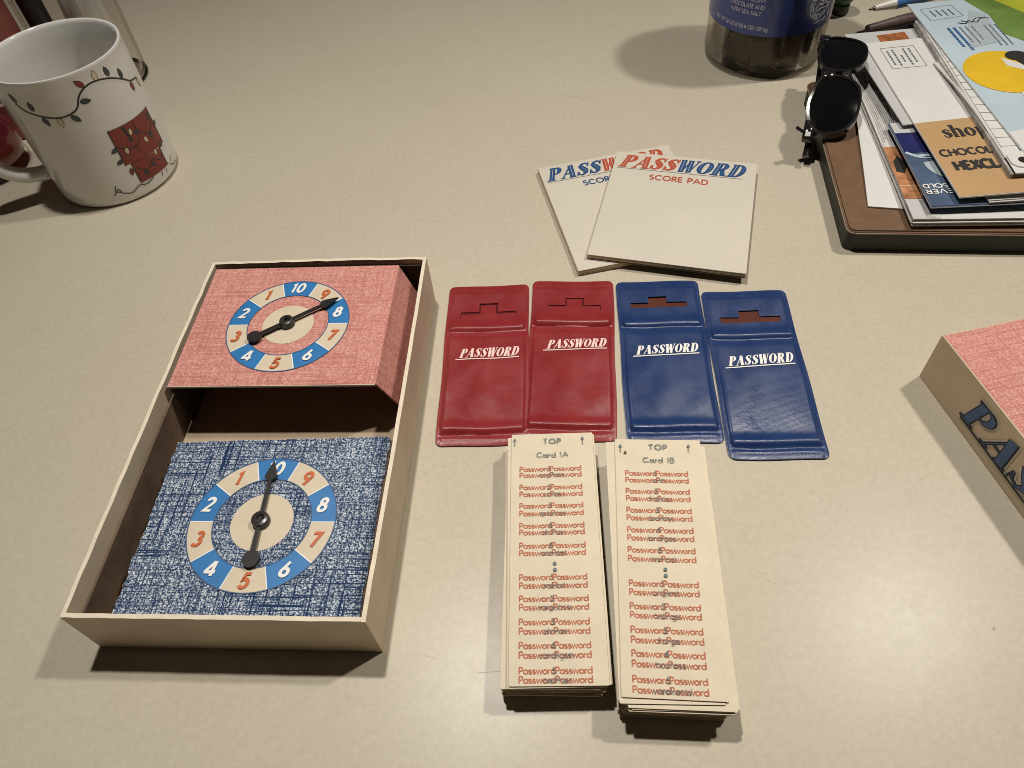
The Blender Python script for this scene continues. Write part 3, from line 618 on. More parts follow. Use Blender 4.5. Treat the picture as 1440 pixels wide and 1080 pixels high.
hid2 = ['wish', 'fabric', 'bodily', 'bridges', 'rancid', 'urgent', 'tidings', 'forge', 'hostess', 'weekend']
r1 = [.1747, .1499, .1252, .1146, .0937, .0819, .0627, .0502, .0306, .02, -.0006, -.0117, -.0277, -.0369, -.0475, -.0592, -.0778, -.0895, -.1094, -.1215, -.1402, -.1524, -.1719, -.1831]
r2 = [.1729, .1502, .1272, .1157, .0971, .0852, .0664, .0542, .0356, .0233, .0053, -.0076, -.0223, -.0309, -.0428, -.0551, -.0739, -.086, -.1051, -.1179, -.135, -.1477, -.1663, -.1787]
g1 = 'word cards in the left stack'; g2 = 'word cards in the right stack'
rs = random.Random(11)
n1 = 21
for i in range(n1):
    k = i / n1; dx = rs.uniform(-.004, .002) - .008 * (1 - k); dy = rs.uniform(-.004, .002); dr = rs.uniform(-.014, .012)
    if i in (3, 6): dx -= .004; dy += .002
    if i in (17, 18): dx, dy, dr = -.0085, -.002, -.012
    if i == 12: dx, dy, dr = -.006, -.006, -.02
    if i < 5: dy += .006
    if i == 19: dx, dr = .003, .004
    card(.0355 + dx, .4743 + dy, -.0942 + dr, .0003 + i * CT, 'plain cream card edge-on inside the left stack under the top card 1A', g1)
o = card(.0355, .4743, -.0942, .0004 + n1 * CT, 'cream card headed Card 1A on top of the left stack', g1, .380, .125)
wordlist(o, CW, r1, 'Card 1A', hid1, -.0500, .0425, [(-.0576, .1742), (.0467, .1745)])
n2 = 27
for i in range(n2):
    dx = rs.uniform(-.004, .009); dy = rs.uniform(-.005, .003); dr = rs.uniform(-.014, .016)
    if i in (20, 21): dx, dy, dr = .011, -.006, .016
    if i in (14, 9): dx = .008
    if i == 23: dx, dy, dr = .004, -.012, .012
    if i == 24: dx, dy, dr = .006, -.0105, .020
    if i == 25: dx, dy, dr = .0045, -.0095, .008
    if i == 26: continue
    lab = 'plain cream card edge-on inside the right stack under the top card 1B'
    o = card(.1806 + dx, .4367 + dy, -.149 + dr, .0003 + i * CT, lab, g2)
o = card(.1715, .4345, -.118, .0003 + 26 * CT, 'cream card jutting out lower left right beneath the top card 1B', g2)
pr = MB(); pr.z0 = CT * .92 + .0002; text(pr, 'Password', .000, -.1815, .0088, .155, .05, 0, 0, 'l', fit=.043); pr.build('red_print', M['wordred'], o)
o = card(.1806, .4367, -.149, .0004 + 27 * CT, 'cream card headed Card 1B with a brown spot, topmost of the right stack', g2, .375, .126)
wordlist(o, CW, r2, 'Card 1B', hid2, -.0495, .0410, [(-.0555, .1700), (.0450, .1715)], (-.0485, .1625))

# ------------------------------------------------------------------ score pads
def pad(label, x, y, rot, z0, z1, first, w_=.3013, l_=.3489):
    root = thing('score_pad', label, 'notepad', (x, y, z0), rot, 'score pads'); t_ = z1 - z0
    f = MB(); f.box(-w_ / 2, w_ / 2, -l_ / 2, l_ / 2, 0, .0028, .0006); f.build('backing_board', M['greyboard'], root)
    f = MB(); n = 5; zz = .003
    for k in range(n):
        zt = .003 + (t_ - .003) * (k + 1) / n; j = random.uniform(-.0008, .0008)
        f.prism(rrect(w_ - .001 + j, l_ - .001 + j, .002, 2), zz, zt - .0003, 0, 1); zz = zt
    pages = f.build('pages', [M['pad'], M['padedge']], root)
    pr = MB(); pr.z0 = t_ + .0001; a, c = (0, 1) if first == 'red' else (1, 0)
    display(pr, 'PASSWORD', -.1395, .1195, .0435, .262, .31, .02, [a] * 4 + [c] * 4, 2, .05)
    pr.ribbon([(-.142, .1152), (.1226, .1147)], .0014, 3)
    text(pr, 'SCORE PAD', -.068, .0835, .0165, .19, .12, 0, a, 'l', fit=.123)
    pr.build('print', [M['inkred'], M['inkblue'], M['pad'], M['inkgrey']], pages)
pad('white score pad underneath with blue first letters, partly covered by the other pad', .279, 1.253, .122, 0, .0135, 'blue')
pad('white score pad on top with red first letters and red SCORE PAD line', .3726, 1.2075, -.3421, .0138, .0255, 'red')

# ------------------------------------------------------------------ box lid at the right
lx, ly_ = .677, .735; la = math.atan2(.12, .99)
lid = thing('game_box', 'pink linen topped box with big navy lettering on its tan side, at the right edge', 'box', (lx, ly_, 0), la)
f = MB(); f.box(0, .41, -.69, 0, .0005, .0985, .0012, 0, 2); f.build('side_wall', M['lidside'], lid)
f = MB(); f.box(.002, .408, -.688, -.002, .0986, .1005, .0007, 0, 2); f.build('top_panel', M['pink'], lid)
f = MB()
for (a0, b0, c0, d0) in ((.0, .0035, -.69, 0), (.0035, .41, -.0035, 0)): f.box(a0, b0, c0, d0, .0982, .1003, .0008)
f.build('worn_edge', M['lidside'], lid)
pr = MB()
def ontoside(mb): mb.v = [Vector((-.0006 - v.z, -v.x, v.y)) for v in mb.v]
display(pr, 'PASSWORD', .102, .0275, .054, .45, .30, .03, [2] * 8, None, .16)
pr.ribbon([(.100, .0225), (.585, .0225)], .009, 2); pr.z0 += .0006
display(pr, 'PASSWORD', .102, .0275, .054, .45, .30, .03, [1] * 8, None, .055)
pr.ribbon([(.104, .0235), (.582, .0235)], .0040, 1); pr.z0 += .0006
display(pr, 'PASSWORD', .102, .0275, .054, .45, .30, .03, [0] * 8, None, -.03)
ontoside(pr); pr.build('print', [M['inknavy'], M['inkblack'], M['halo']], lid)

# ------------------------------------------------------------------ mug
MR, MH = .137, .3048
mug = thing('mug', 'white ceramic mug printed with a string of lights and a red house', 'mug', (-.875, 1.585, 0))
prof = [(.001, .012), (.118, .010), (.124, .001), (.129, .001), (.134, .006), (.1365, .016)] + [(.1368 + .0012 * k / 12, .016 + (MH - .022) * k / 12) for k in range(1, 13)] + \
       [(.1385, MH - .003), (.1375, MH), (.1345, MH + .0006), (.1315, MH - .0015), (.1295, MH - .008)] + [(.1290 - .001 * k / 8, MH - .01 - (MH - .05) * k / 8) for k in range(1, 9)] + [(.122, .028), (.105, .018), (.001, .017)]
f = MB(); f.lathe(prof, 96); body = f.build('body', M['ceramic'], mug, 60)
ha = R2(-157); hd = Vector((math.cos(ha), math.sin(ha), 0))
hp = []
for k in range(25):
    q = k / 24; a = R2(100 - 200 * q)
    r = .128 + .108 * max(0, math.cos(a)) ** .75; zz = .150 + .088 * math.sin(a) / math.sin(R2(100)) * 1.02
    hp.append(hd * r + Vector((0, 0, zz)))
f = MB(); f.tube(hp, [.027 if k in (0, 24) else (.0235 if k in (1, 23) else .021) for k in range(25)], 16, 0, .72); f.build('handle', M['ceramic'], mug, 60)
def onmug(mb, name, mats, dz=0.0006):
    mb.v = [Vector(((.1377 + dz + v.z * .4) * math.cos(v.x / .137), (.1377 + dz + v.z * .4) * math.sin(v.x / .137), v.y)) for v in mb.v]
    return mb.build(name, mats, body)
am = lambda deg: R2(deg) * .137
wire = [(-116, .276), (-114.7, .261), (-107.7, .245), (-96, .234), (-84.1, .227), (-73.4, .230), (-65.9, .239), (-60.3, .259), (-53.1, .271), (-43.3, .274), (-31.2, .266), (-18.8, .249), (-9.2, .232), (2.7, .224)]
def smooth(pts, n=6):
    o = []
    for i in range(len(pts) - 1):
        p0, p1, p2, p3 = [Vector(pts[min(max(j, 0), len(pts) - 1)]) for j in (i - 1, i, i + 1, i + 2)]
        for k in range(n):
            t_ = k / n; o.append(tuple(.5 * ((2 * p1) + (p2 - p0) * t_ + (2 * p0 - 5 * p1 + 4 * p2 - p3) * t_ ** 2 + (3 * p1 - p0 - 3 * p2 + p3) * t_ ** 3)))
    return o + [pts[-1]]
pr = MB(); pr.ribbon(smooth([(am(a), z) for a, z in wire[1:]]), .0034, 0)
bulbs = [(-114, .272, 110, 1), (-101, .256, 95, 1), (-95.4, .222, -70, 1), (-84.1, .217, -90, 3), (-71.2, .219, -50, 1), (-57.6, .246, -10, 1), (-55.5, .281, 130, 2), (-41.1, .284, 90, 3), (-29.7, .279, 100, 1), (-17.2, .259, 95, 1), (-10, .221, -85, 2), (3.5, .213, -80, 3)]
def bulb(x, y, ang, mi, L=.017):
    ca, sa = math.cos(R2(ang)), math.sin(R2(ang)); sh = [(-.9, .12), (-.55, .42), (0, .50), (.55, .33), (1, 0), (.55, -.33), (0, -.50), (-.55, -.42), (-.9, -.12)]
    P = [(x + L * .6 * (a * ca - b_ * sa), y + L * .6 * (a * sa + b_ * ca)) for a, b_ in sh]
    pr.flat(P, pr.z0 + pr.zc + .0002, mi); pr.ribbon(P, .0019, 0, True)
for a, z, an, mi in bulbs: bulb(am(a), z, an, mi)
onmug(pr, 'lights_print', [M['mugblack'], M['bulbdark'], M['bulbred'], M['bulbcream']])
# a plain red house with strings of bulbs
hs = MB(); pr = hs
def patch(x0, x1, y0f, y1f, mi, n=10):
    vs = []
    for i in range(n + 1):
        x = x0 + (x1 - x0) * i / n; vs += [(x, y0f(i / n), hs.z0), (x, y1f(i / n), hs.z0)]
    hs.add(vs, [(2 * i, 2 * i + 2, 2 * i + 3, 2 * i + 1) for i in range(n)], mi)
xa, xb = am(-54), am(-6)
patch(xa, xb, lambda q: .089 - .010 * q, lambda q: .172 - .006 * q, 1); patch(am(-49), am(-14.5), lambda q: .037 - .004 * q, lambda q: .088 - .010 * q, 1)
hs.z0 = .0004
for ln, wd in (([(xa, .172), (xa, .089), (xb, .079), (xb, .166), (xa, .172)], .0024), ([(am(-49), .087), (am(-49), .037)], .002), ([(am(-14.5), .079), (am(-14.5), .033)], .002), ([(xa, .098), (xb, .088)], .0022),
    (smooth([(xa, .135), (am(-44), .118), (am(-32), .124), (am(-29), .168)]), .002), (smooth([(am(-29), .140), (am(-18), .122), (xb, .143)]), .002), (smooth([(am(-47), .075), (am(-38), .058), (am(-28), .070)]), .0018), (smooth([(am(-28), .070), (am(-20), .056), (am(-14.5), .068)]), .0018),
    ([(am(-41), .168), (am(-38.5), .130)], .006), (smooth([(am(-76), .030), (am(-70), .042), (am(-68), .030), (am(-60), .025), (am(-52), .034), (am(-45), .029), (am(-36), .034)]), .0020), (smooth([(am(-71), .052), (am(-73), .040), (am(-69), .033)]), .0018), ([(am(-27), .022), (am(-25), .033)], .0016), ([(am(-20), .020), (am(-19), .031)], .0016), (smooth([(am(-12), .030), (am(-6), .020), (am(2), .018)]), .0018), ([(am(-8), .030), (am(-4), .040)], .0016)):
    hs.ribbon(ln, wd, 0)
for a, z, an, mi in ((-56.5, .128, 200, 2), (-57, .100, 200, 2), (-47, .117, -95, 4), (-37, .108, -70, 3), (-30, .142, 0, 2), (-25, .115, -80, 4), (-17, .114, -80, 2), (-10, .150, 80, 2), (-4.5, .125, 20, 2), (-36, .150, 80, 4), (-40, .052, -70, 2), (-30, .060, -60, 2), (-22, .078, -90, 4), (-52, .070, -100, 3), (-11, .080, 0, 2)): bulb(am(a), z, an, mi, .013)
onmug(hs, 'house_print', [M['mugblack'], M['mugred'], M['bulbdark'], M['mugred'], M['bulbcream']])

# ------------------------------------------------------------------ things behind the mug
cup = thing('clear_cup', 'tall clear plastic cup standing behind the white mug', 'cup', (-1.035, 2.05, 0))
f = MB(); f.lathe([(.001, .004), (.112, .004), (.117, .010), (.119, .06), (.123, .5), (.121, .5), (.117, .06), (.110, .012), (.001, .010)], 64); f.build('wall', M['clearcup'], cup, 40)
f = MB(); f.lathe([(.110, .0005), (.1175, .0005), (.1185, .006), (.111, .006)], 64, 0, True); f.build('foot_ring', M['blackplastic'], cup, 40)
f = MB(); f.lathe([(.001, .0), (.026, .0), (.028, .01), (.028, .30), (.024, .31), (.001, .31)], 32); f.v = [Vector((v.x, v.y, v.z)) for v in f.v]
tag(f.build('marker_bundle', M['blackplastic'], None, 40, loc=(-1.085, 1.985, .0135)), 'dark round tube standing inside the clear cup behind the mug', 'tube')
f = MB(); f.lathe([(.001, 0), (.042, 0), (.050, .02), (.052, .07), (.052, .16), (.046, .26), (.035, .275), (.001, .28)], 32)
tag(f.build('foil_roll', M['irid'], None, 60, loc=(-.99, 2.035, .0135)), 'pale shimmering foil roll inside the clear cup behind the mug', 'foil roll')
f = MB(); f.lathe([(.001, 0), (.104, 0), (.110, .006), (.110, .40), (.104, .405), (.001, .405)], 64)
tag(f.build('red_tin', M['redcan'], None, 40, loc=(-1.212, 1.885, 0.0003)), 'dark red tin at the top left corner behind the mug', 'tin')
can = thing('glass_candle', 'purple to orange waisted glass behind the mug handle', 'glass', (-1.205, 1.665, 0))
f = MB(); f.lathe([(.001, .022), (.070, .022), (.086, .034), (.091, .06), (.088, .095), (.070, .125), (.060, .140), (.066, .155), (.085, .18), (.088, .24), (.08, .26), (.001, .262)], 48); f.build('coloured_glass', M['candle'], can, 60)
f = MB(); f.lathe([(.001, .0005), (.074, .0005), (.088, .008), (.090, .020), (.084, .030), (.001, .021)], 48); f.build('clear_base', M['clearcup'], can, 60)

# ------------------------------------------------------------------ jar of chocolates
JX, JY, JR = .734, 1.824, .146
jar = thing('jar', 'clear round jar with a blue label full of dark chocolates', 'jar', (JX, JY, 0))
f = MB(); f.lathe([(.001, .012), (.10, .010), (.122, .0015), (.134, .0015), (.142, .008), (.146, .022), (.1455, .05), (.144, .062), (.1455, .075), (.1455, .40), (.135, .43), (.118, .44), (.118, .47), (.116, .47), (.116, .438), (.133, .428), (.1435, .40), (.1435, .02), (.13, .013), (.001, .014)], 80)
f.build('clear_wall', M['clear'], jar, 40)
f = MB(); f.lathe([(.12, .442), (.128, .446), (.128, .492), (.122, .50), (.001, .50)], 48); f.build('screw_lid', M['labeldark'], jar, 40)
def onjar(mb, name, mats, parent=jar, dz=0.0):
    mb.v = [Vector(((.1462 + dz + v.z) * math.cos(v.x / .1462), (.1462 + dz + v.z) * math.sin(v.x / .1462), v.y)) for v in mb.v]
    return mb.build(name, mats, parent, 60)
aj = lambda d: R2(d) * .1462
lb = MB(); n = 80; vs = []
for i in range(n + 1):
    a = -215 + 260 * i / n; vs += [(aj(a), .111, 0), (aj(a), .395, 0)]
lb.add(vs, [(2 * i, 2 * i + 2, 2 * i + 3, 2 * i + 1) for i in range(n)])
for i in range(n):
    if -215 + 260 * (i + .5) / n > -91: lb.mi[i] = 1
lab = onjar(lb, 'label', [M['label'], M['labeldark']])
lp = MB(); lp.z0 = .0006
text(lp, 'NET WT 36 OZ (2 LB 4 OZ) 1.02 kg', aj(-166), .1245, .0095, .13, .09, 0, 0, 'l', fit=aj(-110) - aj(-166))
text(lp, 'WITH SEA SALT', aj(-148), .158, .0095, .13, .08, 0, 0, 'l', fit=aj(-118) - aj(-148))
text(lp, 'CHOCOLATE AND', aj(-150), .173, .0095, .13, .08, 0, 0, 'l', fit=aj(-116) - aj(-150))
text(lp, 'PREMIUM', aj(-146), .188, .0095, .13, .08, 0, 0, 'l', fit=aj(-116) - aj(-146))
text(lp, 'Cocoa', aj(-66), .128, .0095, .12, .08, 0, 0, 'l', fit=.03)
sx_, sy_, sr = aj(-62), .172, .032
for r_, w_ in ((sr, .002), (sr * .72, .0015)): lp.ribbon(circ(sx_, sy_, r_, 48), w_, 0, True)
for k in range(34):
    a = 2 * PI * k / 34
    if k % 5: lp.ribbon([(sx_ + sr * .79 * math.cos(a), sy_ + sr * .79 * math.sin(a)), (sx_ + sr * .92 * math.cos(a + .04), sy_ + sr * .92 * math.sin(a + .04))], .003, 0)
for q in ([(-.5, -.25), (-.2, .1), (0, -.05), (.3, .35), (.55, -.1)], [(-.45, -.4), (.1, -.3), (.5, -.35)], [(-.2, .35), (.15, .2), (.1, -.1)], [(.2, -.15), (.4, .1), (.5, .3)]): lp.ribbon([(sx_ + sr * a, sy_ + sr * b_) for a, b_ in q], .0028, 0)
lp.ribbon(circ(sx_ + .025, .132, .0035, 10), .002, 0, True); lp.ribbon([(sx_ + .036, .136), (sx_ + .039, .146)], .004, 0)
for a0 in (-112, -104): lp.ribbon(smooth([(aj(a0), .150), (aj(a0 + 4), .165), (aj(a0 + 2), .185), (aj(a0 - 4), .2)]), .004, 1)
lp.ribbon([(aj(-97), .163), (aj(-78), .164)], .0022, 1); lp.ribbon([(aj(-82), .139), (aj(-76), .139)], .0022, 1)
onjar(lp, 'print', [M['labelink'], M['labelfaint']], lab)
rc = random.Random(5)
def choc(a, r_, z, rot, mi, sz):
    f = MB(); hw, hh, n = sz[0] / 2, sz[1] / 2, 7; vs = []; fs = []
    for side in (1, -1):
        for j in range(n + 1):
            for i in range(n + 1):
                u, v = i / n * 2 - 1, j / n * 2 - 1; e = min(1 - abs(u), 1 - abs(v))
                vs.append((u * hw + (rc.uniform(-.003, .003) if e < .05 else 0), v * hh + (rc.uniform(-.003, .003) if e < .05 else 0), side * .010 * min(1, e * 3.2) + rc.uniform(-.0008, .0008)))
    for s_ in (0, 1):
        o_ = s_ * (n + 1) ** 2
        for j in range(n):
            for i in range(n):
                q = (o_ + j * (n + 1) + i, o_ + j * (n + 1) + i + 1, o_ + (j + 1) * (n + 1) + i + 1, o_ + (j + 1) * (n + 1) + i); fs.append(q if s_ == 0 else q[::-1])
    f.add(vs, fs)
    for q in range(6): f.box(-hw * .9 + .002, -hw * .9 + .005, -hh + q * hh * .33, -hh + q * hh * .33 + .003, .006, .009, 0, 1)
    o = f.build('wrapped_chocolate', [M['choc2'] if mi else M['choc'], M['fleck']], None, 70)
    o.matrix_world = Matrix.Translation(Vector((JX + r_ * math.cos(R2(a)), JY + r_ * math.sin(R2(a)), z)) * S) @ Matrix.Rotation(R2(a), 4, 'Z') @ Matrix.Rotation(R2(90), 4, 'Y') @ Matrix.Rotation(R2(90 + rot), 4, 'Z')
    tag(o, 'dark wrapped chocolate seen through the wall of the round jar', 'chocolate', 'wrapped chocolates in the jar')
for i in range(9): choc(-205 + 33 * i + rc.uniform(-5, 5), .116 + .004 * (i % 2), .067 + rc.uniform(-.004, .006), rc.uniform(-14, 14), i % 3 == 1, (.074, .092))
for i in range(6): choc(-190 + 50 * i, .085, .062, rc.uniform(-25, 25), 0, (.08, .08))
for i in range(8): choc(-200 + 36 * i, .112, .150, rc.uniform(-20, 20), i % 3 == 0, (.078, .085))

# ------------------------------------------------------------------ green thing behind the jar
gt = thing('bottle_cap', 'small green plastic stopper with a black base behind the jar', 'stopper', (.995, 1.985, 0))
f = MB(); f.lathe([(.001, .0005), (.022, .0005), (.024, .006), (.024, .026), (.001, .028)], 28); f.build('base', M['blackplastic'], gt, 40)
f = MB(); f.lathe([(.001, .028), (.022, .028), (.034, .045), (.036, .065), (.026, .085), (.001, .09)], 28); f.build('knob', M['leafgreen'], gt, 60)

# ------------------------------------------------------------------ folio, mail and leaflets
def sheet(name, label, cat, c, th, mats, group=None, n=1, bow=0, parent=None, ny=10):
    """c = four corners LL, LR, UR, UL (x, y, z of the underside); n = visible leaves"""
    c = [Vector(q) for q in c]; f = MB()
    def pt(u, v): return c[0] * (1 - u) * (1 - v) + c[1] * u * (1 - v) + c[2] * u * v + c[3] * (1 - u) * v
    nx = 6
    for L in range(n):
        z0 = th * L / n; z1 = th * (L + 1) / n - (.0004 if n > 1 else 0); j = (random.uniform(-.004, .004), random.uniform(-.004, .004)) if n > 1 and L < n - 1 else (0, 0)
        vs = []; fs = []
        for zz in (z0, z1):
            for b_ in range(ny + 1):
                for a in range(nx + 1):
                    u, v = a / nx, b_ / ny; q = pt(u, v); vs.append((q.x + j[0], q.y + j[1], q.z + zz + bow * math.sin(PI * v) * (1 - u)))
        m_ = (nx + 1) * (ny + 1)
        for b_ in range(ny):
            for a in range(nx):
                k = b_ * (nx + 1) + a; fs += [(m_ + k, m_ + k + 1, m_ + k + nx + 2, m_ + k + nx + 1), (k, k + nx + 1, k + nx + 2, k + 1)]
        f.add(vs, fs, 0)
        ed = [i for i in range(nx + 1)] + [b_ * (nx + 1) + nx for b_ in range(1, ny + 1)] + [ny * (nx + 1) + i for i in range(nx - 1, -1, -1)] + [b_ * (nx + 1) for b_ in range(ny - 1, 0, -1)]
        k0 = len(f.v) - len(vs)
        f.f += [(k0 + ed[i], k0 + ed[(i + 1) % len(ed)], k0 + m_ + ed[(i + 1) % len(ed)], k0 + m_ + ed[i]) for i in range(len(ed))]; f.mi += [len(mats) - 1] * len(ed)
    o = f.build(name, mats, parent, 30)
    if label: tag(o, label, cat, group)
    ux = (c[1] - c[0]).length; uy = (c[3] - c[0]).length
    def place(mb, nm, mm, lift=.0005):
        def mp(v):
            q = pt(v.x / ux, v.y / uy); return Vector((q.x, q.y, q.z + th + lift + v.z * .6 + bow * math.sin(PI * v.y / uy) * (1 - v.x / ux)))
        return mb.build(nm, mm, o, mapf=mp)
    return o, ux, uy, place
def corner(p0, ang, w_, l_, z, dz=0, dzy=0):
    a = R2(ang); ex = Vector((math.cos(a), math.sin(a), 0)); ey = Vector((-ex.y, ex.x, 0)); p0 = Vector((*p0, z))
    return [p0, p0 + ex * w_ + Vector((0, 0, dz)), p0 + ex * w_ + ey * l_ + Vector((0, 0, dz + dzy)), p0 + ey * l_ + Vector((0, 0, dzy))]
# brown folio
fa = R2(-10.5); folio = thing('folio', 'thick brown leatherette folio with dark edges under the pile of mail', 'folio', (.662, 1.052, 0), fa)
FW, FL = .78, .54
sh = lambda r: [(x + FW / 2, y + FL / 2) for x, y in r]
f = MB(); f.prism(sh(rrect(FW - .006, FL - .006, .014)), .0005, .0424); f.build('body', M['folioedge'], folio)
f = MB(); f.prism(sh(rrect(FW, FL, .017)), .0426, .0445); f.build('seam', M['stitch'], folio)
f = MB(); bm = bmesh.new(); vv = [bm.verts.new((x, y, .0446)) for x, y in sh(rrect(FW - .003, FL - .003, .016))]; fc = bm.faces.new(vv)
r_ = bmesh.ops.extrude_face_region(bm, geom=[fc]); tv = [q for q in r_['geom'] if isinstance(q, bmesh.types.BMVert)]; bmesh.ops.translate(bm, verts=tv, vec=(0, 0, .005))
bmesh.ops.bevel(bm, geom=[e for e in bm.edges if all(v in tv for v in e.verts)], offset=.003, segments=2, affect='EDGES'); f.bm_add(bm); f.build('cover', M['leather'], folio, 40)
FZ = .0500
# white envelope lowest
o, ux, uy, pl = sheet('envelope', 'plain white envelope lying lowest on the brown folio beside the sunglasses', 'envelope', corner((.722, 1.113), -16.5, .30, .42, FZ + .0003), .003, [M['whitepaper']], bow=.004)
mb = MB(); mb.ribbon([(.10, .045), (.10, .12), (.20, .12)], .001); mb.ribbon([(.10, .045), (.2, .045)], .001); pl(mb, 'frame_print', M['pagegrey'])
# grey thick mailer with white spine
o, ux, uy, pl = sheet('catalogue', 'thick catalogue with a white and copper strip along its left edge', 'catalogue', corner((.774, 1.043), -8.5, .34, .56, FZ + .0065, 0), .014, [M['glosswhite'], M['greypages']], n=5)
mb = MB(); mb.flat([(.0, .0), (.05, .0), (.05, .058), (0, .058)], 0, 0); mb.flat([(.0, .060), (.05, .060), (.05, .135), (.0, .135)], 0, 1); mb.flat([(0, .135), (.045, .135), (.03, .23), (0, .23)], 0, 2); mb.flat([(.024, .002), (.040, .002), (.040, .056), (.024, .056)], .0004, 3); mb.flat([(0, .098), (.05, .098), (.05, .102), (0, .102)], .0004, 4)
mb.flat([(.006, .145), (.02, .14), (.034, .17), (.02, .20), (.008, .18)], .0004, 5)

for k in range(14):
    x_ = .004 + .0042 * k; mb.ribbon(smooth([(x_, .235 + .012 * (k % 4)), (x_ + .002, .34), (x_ - .001, .45), (x_ + .001, .545 - .01 * (k % 3))]), .0009 + .0007 * (k % 3), 3)
pl(mb, 'cover_print', [M['pagegrey'], M['copper'], M['copper'], M['greypages'], M['skinprint'], M['folioedge']])
o, ux, uy, pl = sheet('magazine', 'pale magazine with soft grey page edges under the tan and white leaflet', 'magazine', corner((.815, 1.10), -11, .40, .57, FZ + .021, 0), .010, [M['pagegrey'], M['greypages']], n=5)
# blue leaflet
o, ux, uy, pl = sheet('leaflet', 'slate blue glossy leaflet with upside-down white EVER SOLD lettering', 'leaflet', corner((.808, 1.055), -6, .40, .275, FZ + .0315, .004), .006, [M['slate'], M['glosswhite']], n=3)
mb = MB(); mb.flat([(0.002, .165), (.10, .17), (.10, .235), (.002, .235)], 0, 0); mb.flat([(0.002, .235), (.10, .235), (.10, .272), (.002, .272)], 0, 3); mb.flat(arc(.068, .128, .042, .05, 175, 330, 14) + [(.11, .15)], 0, 2)
mb.ribbon(smooth([(.003, .168), (.02, .155), (.045, .156), (.075, .150)]), .007, 1); mb.ribbon(smooth([(.01, .158), (.03, .148), (.07, .146)]), .004, 2)
pl(mb, 'picture_print', [M['navyprint'], M['skyprint'], M['skyprint2'], M['pagegrey']])
mb = MB(); rot = lambda a, b_: (.086 - a, .056 - b_)
text(mb, 'EVER', 0.035, .010, .012, .2, .1, 0, 0, 'l', fit=.05, xf=rot); text(mb, 'SOLD', 0.040, -.007, .012, .2, .1, 0, 0, 'l', fit=.045, xf=rot); pl(mb, 'letter_print', M['whiteprint'], .001)
# leaflets under the tan flyer to the right
o, ux, uy, pl = sheet('brochure', 'glossy brochure whose lilac white front edge shows beneath the tan leaflet', 'brochure', corner((.905, 1.045), -4, .42, .5, FZ + .0385, .002), .006, [M['pagegrey'], M['greypages']], n=3)
# envelope with window, behind
o, ux, uy, pl = sheet('window_envelope', 'grey white window envelope with a small orange window sticking out at the back', 'envelope', corner((.853, 1.30), -3, .26, .385, FZ + .0455, .002), .0025, [M['pagegrey']])
mb = MB(); mb.flat([(.068, .33), (.135, .336), (.135, .372), (.068, .366)], 0, 0); pl(mb, 'window', M['orangewin'])
# tan and white leaflet
o, ux, uy, pl = sheet('card_leaflet', 'leaflet with white upper half and tan lower half reading shop', 'leaflet', corner((.853, 1.053), -4.5, .235, .575, FZ + .0405 + .0085, .008), .003, [M['whitepaper']])
mb = MB(); mb.flat([(0.0008, .001), (ux - .001, .001), (ux - .001, .250), (.0008, .242)], 0, 0); pl(mb, 'tan_panel', M['flytan'], .0004)
mb = MB(); display(mb, 'shop', .038, .183, .042, .090, 0, .02, None, None, .02); text(mb, 'CHOCOLATE', .012, .124, .021, .19, .12, 0, 0, 'l', fit=.138); text(mb, 'HEXCLAD', .024, .078, .027, .26, .08, 0, 0, 'l', fit=.116); pl(mb, 'letter_print', M['inkblack'], .0012)
mb = MB(); mb.ribbon([(.025, .455), (.098, .455), (.098, .545), (.025, .545)], .0012, 0, True)
for k, (a, b_) in enumerate(((.47, .53), (.465, .535), (.48, .51), (.465, .53), (.475, .535))):
    xx = .036 + k * .012
    y_ = a
    while y_ < b_: mb.ribbon([(xx, y_), (xx, y_ + .008)], .004, 0); y_ += .0105
pl(mb, 'address_print', M['inkgrey'], .0004)
# folded edge leaf next to the ruler
o, ux, uy, pl = sheet('folded_flyer', 'narrow folded white paper with a dark curved edge between leaflet and ruler', 'paper', [(.972, 1.12, .108), (1.0, 1.12, .110), (1.02, 1.50, .108), (1.0, 1.50, .106)], .003, [M['glosswhite'], M['greypages']], bow=.010)
# white ruled strip with eyelet end
rul = thing('ruler', 'white ruled strip with black end and round eyelet lying across the leaflets', 'ruler', (.964, 1.085, .112), math.atan2(.600, .0765))
RLEN = .60; RW = .034
f = MB(); f.box(0, RLEN, -RW, 0, 0, .006, .001); f.box(.0, .05, -RW - .024, 0.001, -.016, .0058, .001, 1); f.box(.0, RLEN, 0.0005, .006, -.010, .004, .001, 2); f.build('strip_body', [M['whitepaper'], M['blackplastic'], M['greypages']], rul)
mb = MB(); mb.z0 = .0063
for k in range(17): mb.ribbon([(.085 + k * .029, -RW * .93), (.085 + k * .029, -RW * .12)], .0011)
mb.ribbon([(.08, -RW * .12), (.58, -RW * .12)], .0008); mb.build('scale_print', M['inkgrey'], rul)
f = MB(); f.prism([(x + .040, y - RW * .62 - .004) for x, y in rrect(.05, .045, .018, 6)], .0062, .0085); tb = f.build('eyelet_tab', M['whitepaper'], rul)
f = MB(); f.prism(circ(.036, -.027, .0095, 20), .0086, .0092); f.build('hole', M['blackplastic'], tb)
